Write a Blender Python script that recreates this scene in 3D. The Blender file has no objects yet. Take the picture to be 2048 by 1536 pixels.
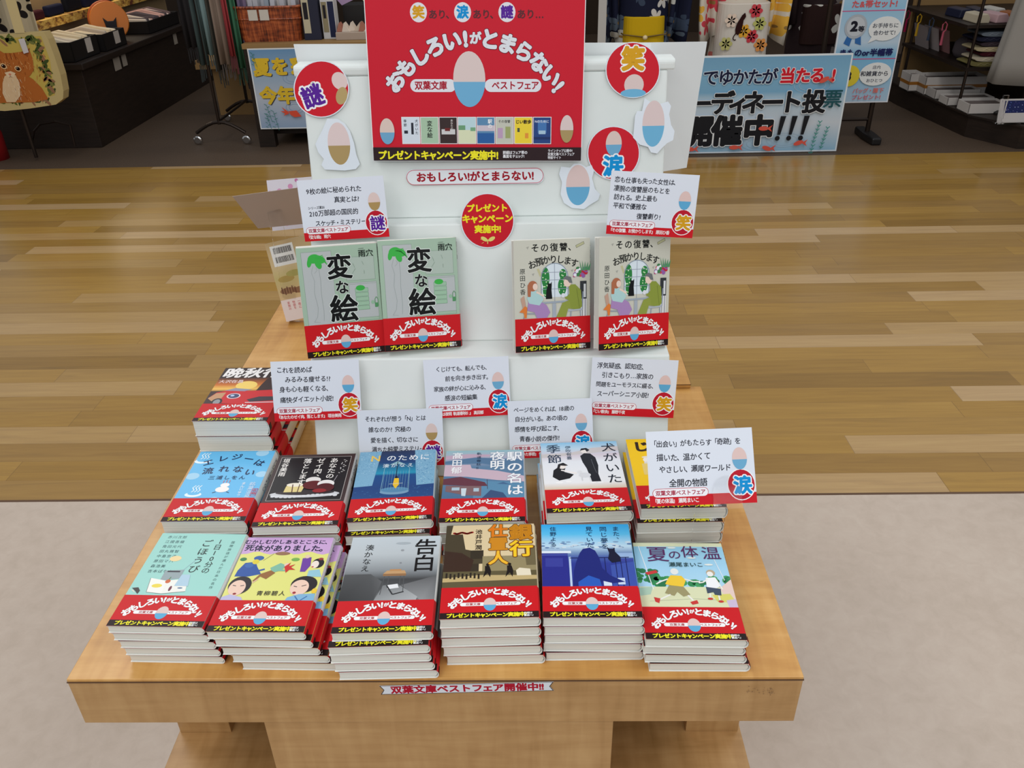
import bpy, math, random
from mathutils import Matrix, Vector
R = random.Random(7)
rad = math.radians
SC = bpy.context.scene
COL = SC.collection
# ------------------------------------------------------------------ camera
FPX = 1655.32
CAMR = ((0.9996921151, 0.0129368877, -0.0211733784),
        (0.0115878198, 0.5111399352, 0.8594193907),
        (-0.0219407714, 0.8594001417, -0.5108326527))      # rows: right, up, forward
T = 0.70                                                   # height of the table top above the floor
CAM = Vector((0.4911764064, -0.5826691810, 0.7015405589 + T))
cam = bpy.data.cameras.new('camera'); cam_o = bpy.data.objects.new('camera', cam); COL.objects.link(cam_o)
cam.sensor_width = 36; cam.lens = FPX / 2048 * 36; cam.clip_start = 0.05; cam.clip_end = 60
r_, u_, f_ = (Vector(a) for a in CAMR)
cam_o.matrix_world = Matrix(((r_.x, u_.x, -f_.x, CAM.x), (r_.y, u_.y, -f_.y, CAM.y), (r_.z, u_.z, -f_.z, CAM.z), (0, 0, 0, 1)))
SC.camera = cam_o
# ------------------------------------------------------------------ colour management, world, ceiling lamps, added front fill
vs = SC.view_settings
vs.view_transform = 'Standard'; vs.look = 'None'; vs.gamma = 1; vs.use_curve_mapping = False; vs.exposure = -0.17
wd = bpy.data.worlds.new('world'); SC.world = wd; wd.use_nodes = True
wd.node_tree.nodes['Background'].inputs[0].default_value = (0.92, 0.95, 1.0, 1)
wd.node_tree.nodes['Background'].inputs[1].default_value = 0.42

def lamp(name, loc, size, power, col=(1, 1, 1), rot=(0, 0, 0)):
    l = bpy.data.lights.new(name, 'AREA'); l.shape = 'RECTANGLE'; l.size, l.size_y = size; l.energy = power; l.color = col
    o = bpy.data.objects.new(name, l); COL.objects.link(o); o.location = loc; o.rotation_euler = rot
    return o
lamp('overhead_lamp', (-0.6, -0.9, 2.9), (0.6, 2.4), 23, (0.98, 0.99, 1.0))
lamp('overhead_lamp', (1.6, -0.9, 2.9), (0.6, 2.4), 23, (0.98, 0.99, 1.0))
lamp('overhead_lamp', (-1.2, 2.3, 2.9), (0.6, 2.4), 34, (1.0, 0.985, 0.96))
lamp('overhead_lamp', (2.4, 2.3, 2.9), (0.6, 2.4), 34, (1.0, 0.985, 0.96))
lamp('overhead_lamp', (0.4, -3.2, 2.9), (3.0, 0.8), 44, (1.0, 0.99, 0.98), (rad(25), 0, 0))  # unseen front fill, added behind the camera to brighten the page edges
lamp('overhead_lamp', (0.4, 5.2, 2.9), (2.4, 0.4), 16, (1.0, 0.93, 0.82))
lamp('shelf_lamp', (-2.75, 5.9, 1.02), (0.12, 1.6), 3.0, (1.0, 0.78, 0.5), (0, 0, 0))

# ------------------------------------------------------------------ helpers
def lin(c):
    return tuple(((x / 255) / 12.92 if x / 255 <= 0.04045 else ((x / 255 + 0.055) / 1.055) ** 2.4) for x in c[:3]) + (1.0,)

def tag(o, label=None, cat=None, group=None, kind=None):
    if label: o['label'] = label
    if cat: o['category'] = cat
    if group: o['group'] = group
    if kind: o['kind'] = kind
    return o

def thing(name, label, cat, loc=(0, 0, 0), rz=0.0, group=None):
    o = bpy.data.objects.new(name, None); COL.objects.link(o); o.empty_display_size = 0.02
    o.location = loc; o.rotation_euler = (0, 0, rz)
    return tag(o, label, cat, group)

def dup(root):
    r = root.copy(); COL.objects.link(r)
    for ch in root.children:
        c = ch.copy(); COL.objects.link(c); c.parent = r
        for g in ch.children:
            d = g.copy(); COL.objects.link(d); d.parent = c
    return r

class MB:
    """collects faces (with a printed colour each) and links them as ONE mesh object"""
    def __init__(s): s.v, s.f, s.c = [], [], []
    def face(s, pts, col=(255, 255, 255)):
        n = len(s.v); s.v += [tuple(p) for p in pts]; s.f.append(tuple(range(n, n + len(pts)))); s.c.append(col)
    def mesh(s, vs_, fs, col=(255, 255, 255)):
        n = len(s.v); s.v += [tuple(p) for p in vs_]
        for f in fs: s.f.append(tuple(i + n for i in f)); s.c.append(col)
    def box(s, x0, x1, y0, y1, z0, z1, col=(255, 255, 255), M=None):
        p = [(x, y, z) for z in (z0, z1) for y in (y0, y1) for x in (x0, x1)]
        if M: p = [tuple(M @ Vector(q)) for q in p]
        s.mesh(p, [(0, 2, 3, 1), (4, 5, 7, 6), (0, 1, 5, 4), (2, 6, 7, 3), (0, 4, 6, 2), (1, 3, 7, 5)], col)
        return s
    def prism(s, prof, a0, a1, axis='x', col=(255, 255, 255)):
        n = len(prof)
        def P(a, q): return (a, q[0], q[1]) if axis == 'x' else ((q[0], a, q[1]) if axis == 'y' else (q[0], q[1], a))
        vv = [P(a0, q) for q in prof] + [P(a1, q) for q in prof]
        s.mesh(vv, [tuple(range(n))[::-1], tuple(range(n, 2 * n))] + [(i, (i + 1) % n, n + (i + 1) % n, n + i) for i in range(n)], col)
        return s
    def tube(s, path, r, n=8, col=(255, 255, 255), closed=False):
        path = [Vector(p) for p in path]; m = len(path); rings = []
        rr = r if isinstance(r, (list, tuple)) else [r] * m
        for i, p in enumerate(path):
            d = (path[(i + 1) % m] - path[i - 1]) if closed else (path[min(i + 1, m - 1)] - path[max(i - 1, 0)])
            d.normalize(); a = Vector((0, 0, 1)) if abs(d.z) < 0.9 else Vector((1, 0, 0))
            e1 = d.cross(a).normalized(); e2 = d.cross(e1)
            rings.append([p + (e1 * math.cos(6.2832 * k / n) + e2 * math.sin(6.2832 * k / n)) * rr[i] for k in range(n)])
        vv = [q for g in rings for q in g]
        fs = [(i * n + k, i * n + (k + 1) % n, ((i + 1) % m) * n + (k + 1) % n, ((i + 1) % m) * n + k) for i in range(m if closed else m - 1) for k in range(n)]
        if not closed: fs += [tuple(range(n)), tuple(range((m - 1) * n, m * n))[::-1]]
        s.mesh(vv, fs, col); return s
    def lathe(s, prof, c=(0, 0, 0), n=24, sx=1, sy=1, col=(255, 255, 255)):
        m = len(prof)
        vv = [(c[0] + r * sx * math.cos(6.28318 * k / n), c[1] + r * sy * math.sin(6.28318 * k / n), c[2] + z) for r, z in prof for k in range(n)]
        fs = [(i * n + k, i * n + (k + 1) % n, (i + 1) * n + (k + 1) % n, (i + 1) * n + k) for i in range(m - 1) for k in range(n)]
        fs += [tuple(range(n))[::-1], tuple(range((m - 1) * n, m * n))]
        s.mesh(vv, fs, col); return s
    def grid(s, fn, nu, nv, col=(255, 255, 255), thick=0.0):
        vv = [fn(i / nu, j / nv) for j in range(nv + 1) for i in range(nu + 1)]
        s.mesh(vv, [(j * (nu + 1) + i, j * (nu + 1) + i + 1, (j + 1) * (nu + 1) + i + 1, (j + 1) * (nu + 1) + i) for j in range(nv) for i in range(nu)], col)
        return s
    def sheet(s, S, M=None):
        M = M or Matrix.Identity(4)
        for pts, col, z in S.items:
            s.face([M @ Vector(((x - S.w / 2) / 1000, (S.h / 2 - y) / 1000, z / 1000)) for x, y in pts], col)
        return s
    def data(s, name, mat):
        me = bpy.data.meshes.new(name); me.from_pydata(s.v, [], s.f)
        ca = me.color_attributes.new('Col', 'FLOAT_COLOR', 'CORNER')
        buf = []
        for f, c in zip(s.f, s.c):
            if isinstance(c, list):
                for q in c: buf += lin(q)
            else: buf += lin(c) * len(f)
        ca.data.foreach_set('color', buf)
        me.materials.append(mat); me.update(); return me
    def build(s, name, mat, parent=None, loc=(0, 0, 0), smooth=False, bevel=0.0, solid=0.0, sub=0, rot=None):
        me = s.data(name, mat)
        o = bpy.data.objects.new(name, me); COL.objects.link(o); o.location = loc
        if rot: o.rotation_euler = rot
        if parent: o.parent = parent
        if smooth: me.polygons.foreach_set('use_smooth', [True] * len(me.polygons))
        if solid:
            m = o.modifiers.new('solid', 'SOLIDIFY'); m.thickness = solid; m.offset = 0
        if bevel:
            m = o.modifiers.new('bevel', 'BEVEL'); m.width = bevel; m.segments = 2; m.limit_method = 'ANGLE'
        if sub:
            m = o.modifiers.new('sub', 'SUBSURF'); m.levels = m.render_levels = sub
        return o

# glyphs: filled outline of one character plus its border edges, so that any weight can be stroked
_fc = bpy.data.curves.new('glyph_source', 'FONT'); _fc.resolution_u = 3
_fo = bpy.data.objects.new('glyph_source', _fc); COL.objects.link(_fo)
GL = {}
def glyph(ch):
    if ch in GL: return GL[ch]
    _fc.body = ch; bpy.context.view_layer.update()
    me = _fo.to_mesh()
    V = [(v.co.x, v.co.y) for v in me.vertices]; F = [tuple(p.vertices) for p in me.polygons]
    cnt = {}
    for f in F:
        for i in range(len(f)):
            k = tuple(sorted((f[i], f[(i + 1) % len(f)]))); cnt[k] = cnt.get(k, 0) + 1
    E = [k for k, c in cnt.items() if c == 1]
    _fo.to_mesh_clear()
    xs = [v[0] for v in V] or [0, 0.3]
    GL[ch] = (V, F, E, min(xs), max(xs))
    return GL[ch]

class Sheet:
    """a printed sheet, in millimetres from its top left corner; each call prints above the last one"""
    def __init__(s, w, h, step=0.012): s.w, s.h, s.step, s.items, s.z = w, h, step, [], 0.0
    def _up(s): s.z += s.step
    def poly(s, pts, col, up=True):
        if up: s._up()
        s.items.append((list(pts), col, s.z)); return s
    def rect(s, x, y, w, h, col, up=True): return s.poly([(x, y), (x + w, y), (x + w, y + h), (x, y + h)], col, up)
    def grad(s, x, y, w, h, stops):
        s._up()
        for (a, ca), (b, cb) in zip(stops[:-1], stops[1:]):
            s.items.append(([(x, y + h * a), (x + w, y + h * a), (x + w, y + h * b), (x, y + h * b)], [ca, ca, cb, cb], s.z))
        return s
    def ell(s, cx, cy, rx, ry=None, col=(0, 0, 0), rot=0, n=24, up=True, a0=0, a1=360, clip=None):
        ry = ry or rx; c, q = math.cos(rad(rot)), math.sin(rad(rot)); P = []
        for k in range(n if a1 - a0 >= 360 else n + 1):
            a = rad(a0 + (a1 - a0) * k / n); x, y = rx * math.cos(a), ry * math.sin(a)
            X, Y = cx + x * c - y * q, cy + x * q + y * c
            if clip: X, Y = min(max(X, clip[0]), clip[2]), min(max(Y, clip[1]), clip[3])
            P.append((X, Y))
        return s.poly(P, col, up)
    def line(s, pts, w, col, up=True):
        if up: s._up()
        for i_, ((x0, y0), (x1, y1)) in enumerate(zip(pts[:-1], pts[1:])):
            L = math.hypot(x1 - x0, y1 - y0) or 1; nx, ny = -(y1 - y0) / L * w / 2, (x1 - x0) / L * w / 2
            s.items.append(([(x0 + nx, y0 + ny), (x1 + nx, y1 + ny), (x1 - nx, y1 - ny), (x0 - nx, y0 - ny)], col, s.z + s.step / 22 * (i_ % 8)))
        return s
    def frame(s, x, y, w, h, t, col): return s.line([(x, y), (x + w, y), (x + w, y + h), (x, y + h), (x, y)], t, col)
    def pill(s, x, y, w, h, col, edge=None, et=0.5):
        r = h / 2
        if edge: s.pill(x - et, y - et, w + 2 * et, h + 2 * et, edge)
        P = [(x + w - r + r * math.sin(rad(a)), y + r - r * math.cos(rad(a))) for a in range(0, 181, 15)] + [(x + r - r * math.sin(rad(a)), y + r + r * math.cos(rad(a))) for a in range(0, 181, 15)]
        return s.poly(P, col)
    def ch(s, c, cx, cy, size, col, bold=0.0, rot=0.0, sx=1.0, slant=0.0, latin=False):
        """one character centred on cx, cy; bold = stroke half-width in em"""
        V, F, E, x0, x1 = glyph(c)
        cr, sr = math.cos(rad(rot)), math.sin(rad(rot)); mx = (x0 + x1) / 2 if latin else 0.5
        def P(x, y):
            x = (x - mx) * sx * size; y = (y - 0.357) * size; x += slant * y
            return (cx + x * cr + y * sr, cy + x * sr - y * cr)
        for f in F: s.items.append(([P(*V[i]) for i in f], col, s.z))
        q = s.step / 22; k_ = 0
        if bold:
            used = set()
            for a, b in E:
                (ax, ay), (bx, by) = V[a], V[b]; L = math.hypot(bx - ax, by - ay)
                if L < 1e-6: continue
                nx, ny = -(by - ay) / L * bold, (bx - ax) / L * bold
                s.items.append(([P(ax + nx, ay + ny), P(bx + nx, by + ny), P(bx - nx, by - ny), P(ax - nx, ay - ny)], col, s.z + q * (1 + k_ % 9))); k_ += 1
                used.add(a); used.add(b)
            if bold * size > 0.12:
                for i in used:
                    x, y = V[i]
                    s.items.append(([P(x + bold * math.cos(k * 1.0472), y + bold * math.sin(k * 1.0472)) for k in range(6)], col, s.z + q * (11 + k_ % 9))); k_ += 1
    def text(s, t, x, y, size, col, bold=0.0, out=0.0, ocol=None, align='l', sx=1.0, gap=0.0, slant=0.0, rot=0.0, jit=0.0):
        """horizontal line; y is the middle of the line"""
        adv = []
        for c in t:
            if ord(c) < 0x2000 and c != ' ': g = glyph(c); adv.append((g[4] - g[3] + (0.24 if gap < 0 else 0.1)) * size * sx + gap)
            elif c == ' ': adv.append(0.4 * size * sx)
            elif c in '、。！「」『』ッャェィュ・ぃっゃゅ': adv.append(0.8 * size * sx + gap)
            else: adv.append(size * sx + gap)
        W = sum(adv); x0 = x - (W / 2 if align == 'c' else (W if align == 'r' else 0))
        cr, sr = math.cos(rad(rot)), math.sin(rad(rot))
        for ps in ((1, 0) if out else (0,)):
            s._up(); xx = x0; rr = random.Random(len(t) + int(size * 10))
            for c, a in zip(t, adv):
                if c != ' ':
                    dx, dy = xx + a / 2 - x, rr.uniform(-jit, jit) * size
                    s.ch(c, x + dx * cr - dy * sr, y + dx * sr + dy * cr, size, (ocol if ps else col), bold + (out if ps else 0), rot + rr.uniform(-jit, jit) * 40, sx, slant, latin=ord(c) < 0x2000)
                xx += a
        return s
    def vtext(s, t, x, y, size, col, bold=0.0, out=0.0, ocol=None, step=None, sx=1.0, lean=0.0):
        """vertical line; x is its middle, y its top"""
        step = step or size
        for ps in ((1, 0) if out else (0,)):
            s._up(); yy = y
            for c in t:
                if c != ' ':
                    k = (0.45, -0.45) if c in '、。' else (0, 0); xx = x + lean * (yy - y)
                    s.ch(c, xx + k[0] * size, yy + step / 2 + k[1] * size, size, (ocol if ps else col), bold + (out if ps else 0), 90 if c in 'ー「」' else 0, sx, 0, latin=ord(c) < 0x2000)
                yy += step
        return s
    def arc(s, t, cx, cy, rx, a0, a1, size, col, bold, out, ocol, small='', rk=0.85, ry=None, smallk=0.55):
        ws = [(smallk if c in small else (0.5 if c == '!' else 1.0)) for c in t]; tot = sum(ws); ry = ry or rx
        for ps in (1, 0):
            s._up(); acc = 0
            for c, w in zip(t, ws):
                a = a0 + (a1 - a0) * (acc + w / 2) / tot; acc += w
                sz = size * (smallk if c in small else 1)
                s.ch(c, cx + rx * math.sin(rad(a)), cy - ry * math.cos(rad(a)), sz, ocol if ps else col, bold + (out if ps else 0), a * rk, latin=ord(c) < 0x2000)
        return s

# ------------------------------------------------------------------ materials
def mat(name, base=(200, 200, 200), rough=0.5, spec=0.5, metal=0.0, coat=0.0, build=None, alpha=1.0, trans=0.0, emit=None):
    m = bpy.data.materials.new(name); m.use_nodes = True; nt = m.node_tree; b = nt.nodes['Principled BSDF']
    b.inputs['Base Color'].default_value = lin(base); b.inputs['Roughness'].default_value = rough
    b.inputs['Specular IOR Level'].default_value = spec; b.inputs['Metallic'].default_value = metal; b.inputs['Coat Weight'].default_value = coat
    b.inputs['Transmission Weight'].default_value = trans; b.inputs['Alpha'].default_value = alpha
    if emit: b.inputs['Emission Color'].default_value = lin(emit[0]); b.inputs['Emission Strength'].default_value = emit[1]
    if build: build(nt, b)
    return m
def N(nt, t, **kw):
    n = nt.nodes.new(t)
    for k, v in kw.items():
        if k.startswith('i_'):
            key = k[2:]; n.inputs[int(key) if key.isdigit() else key.replace('_', ' ')].default_value = v
        else: setattr(n, k, v)
    return n
def math_(nt, op, a, b=None):
    n = nt.nodes.new('ShaderNodeMath'); n.operation = op
    for i, q in enumerate((a, b)):
        if q is None: continue
        if isinstance(q, (int, float)): n.inputs[i].default_value = q
        else: nt.links.new(q, n.inputs[i])
    return n.outputs[0]
def ramp(nt, fac, stops, interp='LINEAR'):
    n = nt.nodes.new('ShaderNodeValToRGB'); n.color_ramp.interpolation = interp; e = n.color_ramp.elements
    while len(e) < len(stops): e.new(0.5)
    for el, (p, c) in zip(e, stops): el.position = p; el.color = lin(c)
    nt.links.new(fac, n.inputs[0]); return n.outputs[0]
def mixc(nt, fac, a, b, mode='MIX'):
    n = nt.nodes.new('ShaderNodeMix'); n.data_type = 'RGBA'; n.blend_type = mode
    for i, q in ((0, fac), (6, a), (7, b)):
        if isinstance(q, (int, float)): n.inputs[i].default_value = q
        elif isinstance(q, tuple): n.inputs[i].default_value = lin(q)
        else: nt.links.new(q, n.inputs[i])
    return n.outputs[2]
def coords(nt, kind='Object', scale=(1, 1, 1), rot=(0, 0, 0)):
    tc = nt.nodes.new('ShaderNodeTexCoord'); mp = nt.nodes.new('ShaderNodeMapping')
    mp.inputs['Scale'].default_value = scale; mp.inputs['Rotation'].default_value = rot
    nt.links.new(tc.outputs[kind], mp.inputs[0]); return mp.outputs[0]
def noise(nt, vec, scale=5, detail=4, rough=0.5, dist=0.0):
    n = nt.nodes.new('ShaderNodeTexNoise'); n.inputs['Scale'].default_value = scale; n.inputs['Detail'].default_value = detail
    n.inputs['Roughness'].default_value = rough; n.inputs['Distortion'].default_value = dist
    nt.links.new(vec, n.inputs['Vector']); return n.outputs[0]
def bump(nt, b, h, strength=0.2, dist=0.001):
    n = nt.nodes.new('ShaderNodeBump'); n.inputs['Strength'].default_value = strength; n.inputs['Distance'].default_value = dist
    nt.links.new(h, n.inputs['Height']); nt.links.new(n.outputs[0], b.inputs['Normal'])

def b_print(nt, b):
    a = nt.nodes.new('ShaderNodeVertexColor'); a.layer_name = 'Col'; nt.links.new(a.outputs[0], b.inputs['Base Color'])
M_COVER = mat('printed_cover', rough=0.34, spec=0.22, build=b_print)
M_BAND = mat('printed_band', rough=0.42, spec=0.2, build=b_print)
M_CARD = mat('printed_card', rough=0.6, spec=0.2, build=b_print)
M_POSTER = mat('printed_poster', rough=0.5, spec=0.22, build=b_print)
def b_pages(nt, b):
    v = coords(nt, 'Object', (3, 3, 900)); n = noise(nt, v, 1.0, 2, 0.6)
    nt.links.new(ramp(nt, n, [(0.25, (206, 205, 194)), (0.75, (240, 239, 230))]), b.inputs['Base Color'])
M_PAGES = mat('page_edges', rough=0.9, spec=0.1, build=b_pages)
def wood_table(c0, c1, c2, rot=0.0):
    def f(nt, b):
        v = coords(nt, 'Object', (1, 1, 1), (0, 0, rot))
        vs1 = coords(nt, 'Object', (7, 60, 60), (0, 0, rot)); g = noise(nt, vs1, 1.0, 5, 0.6, 0.6)
        big = noise(nt, coords(nt, 'Object', (3.5, 9, 5), (0, 0, rot)), 1.0, 3, 0.5, 1.5)
        curl = noise(nt, coords(nt, 'Object', (70, 9, 9), (0, 0.15, rot + 0.1)), 1.0, 2, 0.5, 0.4)
        k = math_(nt, 'ADD', math_(nt, 'MULTIPLY', g, 0.35), math_(nt, 'ADD', math_(nt, 'MULTIPLY', big, 0.4), math_(nt, 'MULTIPLY', curl, 0.3)))
        nt.links.new(ramp(nt, k, [(0.36, c0), (0.52, c1), (0.68, c2)]), b.inputs['Base Color'])
        bump(nt, b, g, 0.05)
    return f
M_TABLE = mat('maple_laminate', rough=0.32, spec=0.45, build=wood_table((182, 128, 62), (204, 152, 82), (220, 172, 104)))
M_TSHADE = mat('maple_laminate_shaded', rough=0.38, spec=0.4, build=wood_table((160, 120, 70), (180, 139, 88), (196, 157, 105)))  # same maple darkened, shade of the table front put into the colour
M_SEAM = mat('dark_edge_seam', (92, 64, 40), 0.6)
def b_floorwood(nt, b):
    tc = nt.nodes.new('ShaderNodeTexCoord'); sp = nt.nodes.new('ShaderNodeSeparateXYZ'); nt.links.new(tc.outputs['Object'], sp.inputs[0])
    row = math_(nt, 'DIVIDE', math_(nt, 'SUBTRACT', sp.outputs[1], 1.18), 0.0915); rf = math_(nt, 'FLOOR', row)
    wn = nt.nodes.new('ShaderNodeTexWhiteNoise'); wn.noise_dimensions = '1D'; nt.links.new(rf, wn.inputs['W'])
    xs = math_(nt, 'ADD', math_(nt, 'DIVIDE', sp.outputs[0], 0.92), math_(nt, 'MULTIPLY', wn.outputs[0], 7.3)); xf = math_(nt, 'FLOOR', xs)
    cb = nt.nodes.new('ShaderNodeCombineXYZ'); nt.links.new(xf, cb.inputs[0]); nt.links.new(rf, cb.inputs[1])
    w2 = nt.nodes.new('ShaderNodeTexWhiteNoise'); w2.noise_dimensions = '2D'; nt.links.new(cb.outputs[0], w2.inputs['Vector'])
    base = ramp(nt, w2.outputs[0], [(0.0, (140, 110, 54)), (0.2, (160, 127, 62)), (0.4, (168, 135, 70)), (0.6, (150, 119, 64)), (0.72, (164, 134, 80)), (0.84, (176, 147, 100)), (0.93, (184, 157, 118))])
    v = nt.nodes.new('ShaderNodeVectorMath'); v.operation = 'MULTIPLY_ADD'
    nt.links.new(tc.outputs['Object'], v.inputs[0]); v.inputs[1].default_value = (2.6, 46, 1)
    nt.links.new(w2.outputs[1], v.inputs[2])
    g = noise(nt, v.outputs[0], 1.0, 6, 0.62, 1.0)
    col = mixc(nt, 0.3, base, ramp(nt, g, [(0.3, (110, 84, 50)), (0.5, (190, 160, 112)), (0.7, (226, 206, 164))]), 'SOFT_LIGHT')
    fx = math_(nt, 'FRACT', xs); fy = math_(nt, 'FRACT', row)
    seam = math_(nt, 'MAXIMUM', math_(nt, 'LESS_THAN', fx, 0.0022), math_(nt, 'LESS_THAN', fy, 0.012))
    col = mixc(nt, math_(nt, 'MULTIPLY', seam, 0.45), col, (96, 70, 42))
    nt.links.new(col, b.inputs['Base Color'])
    bump(nt, b, g, 0.04)
M_WOOD = mat('plank_floor', rough=0.24, spec=0.5, build=b_floorwood)
def b_tile(nt, b):
    n = noise(nt, coords(nt, 'Object', (1, 1, 1)), 26, 5, 0.65, 0.5); n2 = noise(nt, coords(nt, 'Object', (1, 1, 1)), 3, 3, 0.5)
    k = math_(nt, 'ADD', math_(nt, 'MULTIPLY', n, 0.6), math_(nt, 'MULTIPLY', n2, 0.4))
    nt.links.new(ramp(nt, k, [(0.3, (186, 170, 154)), (0.5, (196, 180, 165)), (0.72, (204, 190, 175))]), b.inputs['Base Color'])
M_TILE = mat('pale_stone_tile', rough=0.42, spec=0.4, build=b_tile)
def b_carpet(nt, b):
    n = noise(nt, coords(nt, 'Object', (1, 1, 1)), 160, 3, 0.7)
    nt.links.new(ramp(nt, n, [(0.3, (62, 50, 40)), (0.7, (98, 80, 64))]), b.inputs['Base Color']); bump(nt, b, n, 0.3, 0.004)
M_CARPET = mat('brown_shop_floor', rough=0.62, spec=0.3, build=b_carpet)
def b_white(nt, b):
    n = noise(nt, coords(nt, 'Object', (1, 1, 1)), 9, 3, 0.5)
    nt.links.new(ramp(nt, n, [(0.3, (222, 229, 226)), (0.7, (232, 237, 234))]), b.inputs['Base Color'])
M_STAND = mat('white_painted_board', rough=0.42, spec=0.4, build=b_white)
M_PAPER = mat('white_paper', (226, 230, 230), 0.7, 0.2)
M_GREYPAPER = mat('grey_board_back', (186, 176, 168), 0.8, 0.2)
def b_dark(nt, b):
    n = noise(nt, coords(nt, 'Object', (2, 2, 20)), 4, 4, 0.6)
    nt.links.new(ramp(nt, n, [(0.3, (30, 22, 17)), (0.7, (44, 33, 26))]), b.inputs['Base Color'])
M_DARKWOOD = mat('dark_stained_wood', rough=0.5, spec=0.3, build=b_dark)
M_BLACK = mat('black_plastic', (26, 24, 24), 0.4, 0.4)
M_METAL = mat('dark_metal_tube', (52, 42, 36), 0.35, 0.5, 0.7)
M_CHROME = mat('polished_metal', (200, 200, 200), 0.15, 0.5, 1.0)
M_CLEAR = mat('clear_plastic', (255, 255, 255), 0.03, 0.3, trans=1.0, build=lambda nt, b: setattr(b.inputs['IOR'], 'default_value', 1.15))
M_TAN = mat('tan_board', (150, 118, 74), 0.6, 0.3)
M_SHOPWALL = mat('shop_wall', (58, 46, 36), 0.8, 0.2)
M_CLOTH = mat('plain_fabric', rough=0.9, spec=0.1, build=b_print)
M_GLOSSPRINT = mat('coloured_object', rough=0.45, spec=0.4, build=b_print)

# ------------------------------------------------------------------ the setting
def struct(name, mb, m, **kw): return tag(mb.build(name, m, **kw), kind='structure')
Y1, Y2 = 1.18, 4.43
struct('floor', MB().box(-4, 5, -2.0, Y1, -0.02, 0), M_TILE)
struct('floor', MB().box(-6, 7.5, Y1, Y2, -0.02, 0.0), M_WOOD)
struct('floor', MB().box(-6, 7.5, Y2, 9.6, -0.02, 0.0), M_CARPET)
struct('trim_1', MB().box(-4, 5, Y1 - 0.004, Y1 + 0.003, 0, 0.0012), M_SEAM)
struct('wall_back', MB().box(-6, 7.5, 9.5, 9.6, 0, 2.9), M_SHOPWALL)


# ------------------------------------------------------------------ from the camera to places on real surfaces
def ray(px, py):
    return (r_ * ((px - 1024) / FPX) - u_ * ((py - 768) / FPX) + f_)
def on_plane(px, py, p0, n):
    d = ray(px, py); p0 = Vector(p0); n = Vector(n); return CAM + d * ((p0 - CAM).dot(n) / d.dot(n))
def on_y(px, py, y): return on_plane(px, py, (0, y, 0), (0, 1, 0))
def on_z(px, py, z): return on_plane(px, py, (0, 0, z), (0, 0, 1))
def frame_of(c, ex, n):
    ex = Vector(ex).normalized(); n = Vector(n).normalized(); ey = n.cross(ex).normalized(); ex = ey.cross(n)
    return Matrix(((ex.x, ey.x, n.x, c[0]), (ex.y, ey.y, n.y, c[1]), (ex.z, ey.z, n.z, c[2]), (0, 0, 0, 1)))
def quad_on(pts, p0, n):
    """best rectangle on a plane through four picture corners TL, TR, BR, BL -> pose, width, height"""
    a, b, c, d = (on_plane(x, y, p0, n) for x, y in pts)
    w = ((b - a).length + (c - d).length) / 2; h = ((d - a).length + (c - b).length) / 2
    return frame_of((a + b + c + d) / 4, (b - a) + (c - d), n), w, h
def rot3(rz, rx, rl): return Matrix.Rotation(rz, 4, 'Z') @ Matrix.Rotation(rx, 4, 'X') @ Matrix.Rotation(rl, 4, 'Z')
def pose(x, y, z, rz, rx, rl): return Matrix.Translation((x, y, z + T)) @ rot3(rz, rx, rl)

RED, WHITE, BLACK, YEL = (205, 22, 30), (244, 246, 246), (34, 20, 20), (246, 236, 40)
CRIM = (196, 16, 40)
GOLD, CYAN, VIOLET = (216, 160, 24), (0, 146, 214), (88, 30, 150)

def flat_print(name, S, label, cat, M, sc=1.0, m=None, thick=0.0004, group=None, back=(235, 236, 236), outline=None):
    """a printed flat thing: outline (mm) cut from board of real thickness, the print on its face"""
    mb = MB()
    out = outline or [(0, 0), (S.w, 0), (S.w, S.h), (0, S.h)]
    P = [((x - S.w / 2) / 1000 * sc, (S.h / 2 - y) / 1000 * sc) for x, y in out][::-1]
    mb.prism(P, -thick, 0, 'z', back)
    mb.sheet(S, Matrix.Diagonal((sc, sc, 1, 1)))
    o = mb.build(name, m or M_CARD); o.matrix_world = M
    return tag(o, label, cat, group)

# ------------------------------------------------------------------ display tables
def table_part(t, name, boxes, m, bev=0.0008):
    mb = MB()
    for b in boxes: mb.box(*b)
    return mb.build(name, m, t, loc=-t.location, bevel=bev)
t = thing('display_table', 'pale maple display table in front, carrying the stacks of paperbacks', 'table', (0.385, 0.29, 0))
table_part(t, 'tabletop', [(0, 0.77, 0, 0.583, T - 0.004, T)], M_TABLE)
table_part(t, 'apron', [(0, 0.77, 0, 0.583, T - 0.07, T - 0.0045)], M_TSHADE)
table_part(t, 'edge_strip', [(-0.0005, 0.7705, -0.0005, 0.5835, T - 0.0052, T - 0.0038)], M_SEAM, 0)
table_part(t, 'pedestal', [(0.196, 0.577, 0.002, 0.40, 0.40, T - 0.07)], M_TSHADE)
table_part(t, 'leg', [(-0.004, 0.068, 0.158, 0.50, 0.40, T - 0.07)], M_TSHADE)
table_part(t, 'leg', [(0.70, 0.772, 0.158, 0.50, 0.40, T - 0.07)], M_TSHADE)
table_part(t, 'lower_shelf', [(-0.006, 0.776, 0.0, 0.57, 0.362, 0.40)], M_TSHADE)
table_part(t, 'plinth', [(0.04, 0.73, 0.03, 0.54, 0.0, 0.362)], M_TSHADE)
t = thing('display_table', 'maple display table behind the white stand, its top slightly raised', 'table', (0.375, 0.87, 0))
table_part(t, 'tabletop', [(-0.004, 0.7525, 0.5775, 1.16, T + 0.0005, T + 0.008)], M_TABLE)
table_part(t, 'apron', [(0.002, 0.7465, 0.5845, 1.15, T - 0.07, T)], M_TSHADE)
table_part(t, 'edge_strip', [(-0.0045, 0.753, 0.577, 1.1605, T + 0.0062, T + 0.0072)], M_SEAM, 0)
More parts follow.
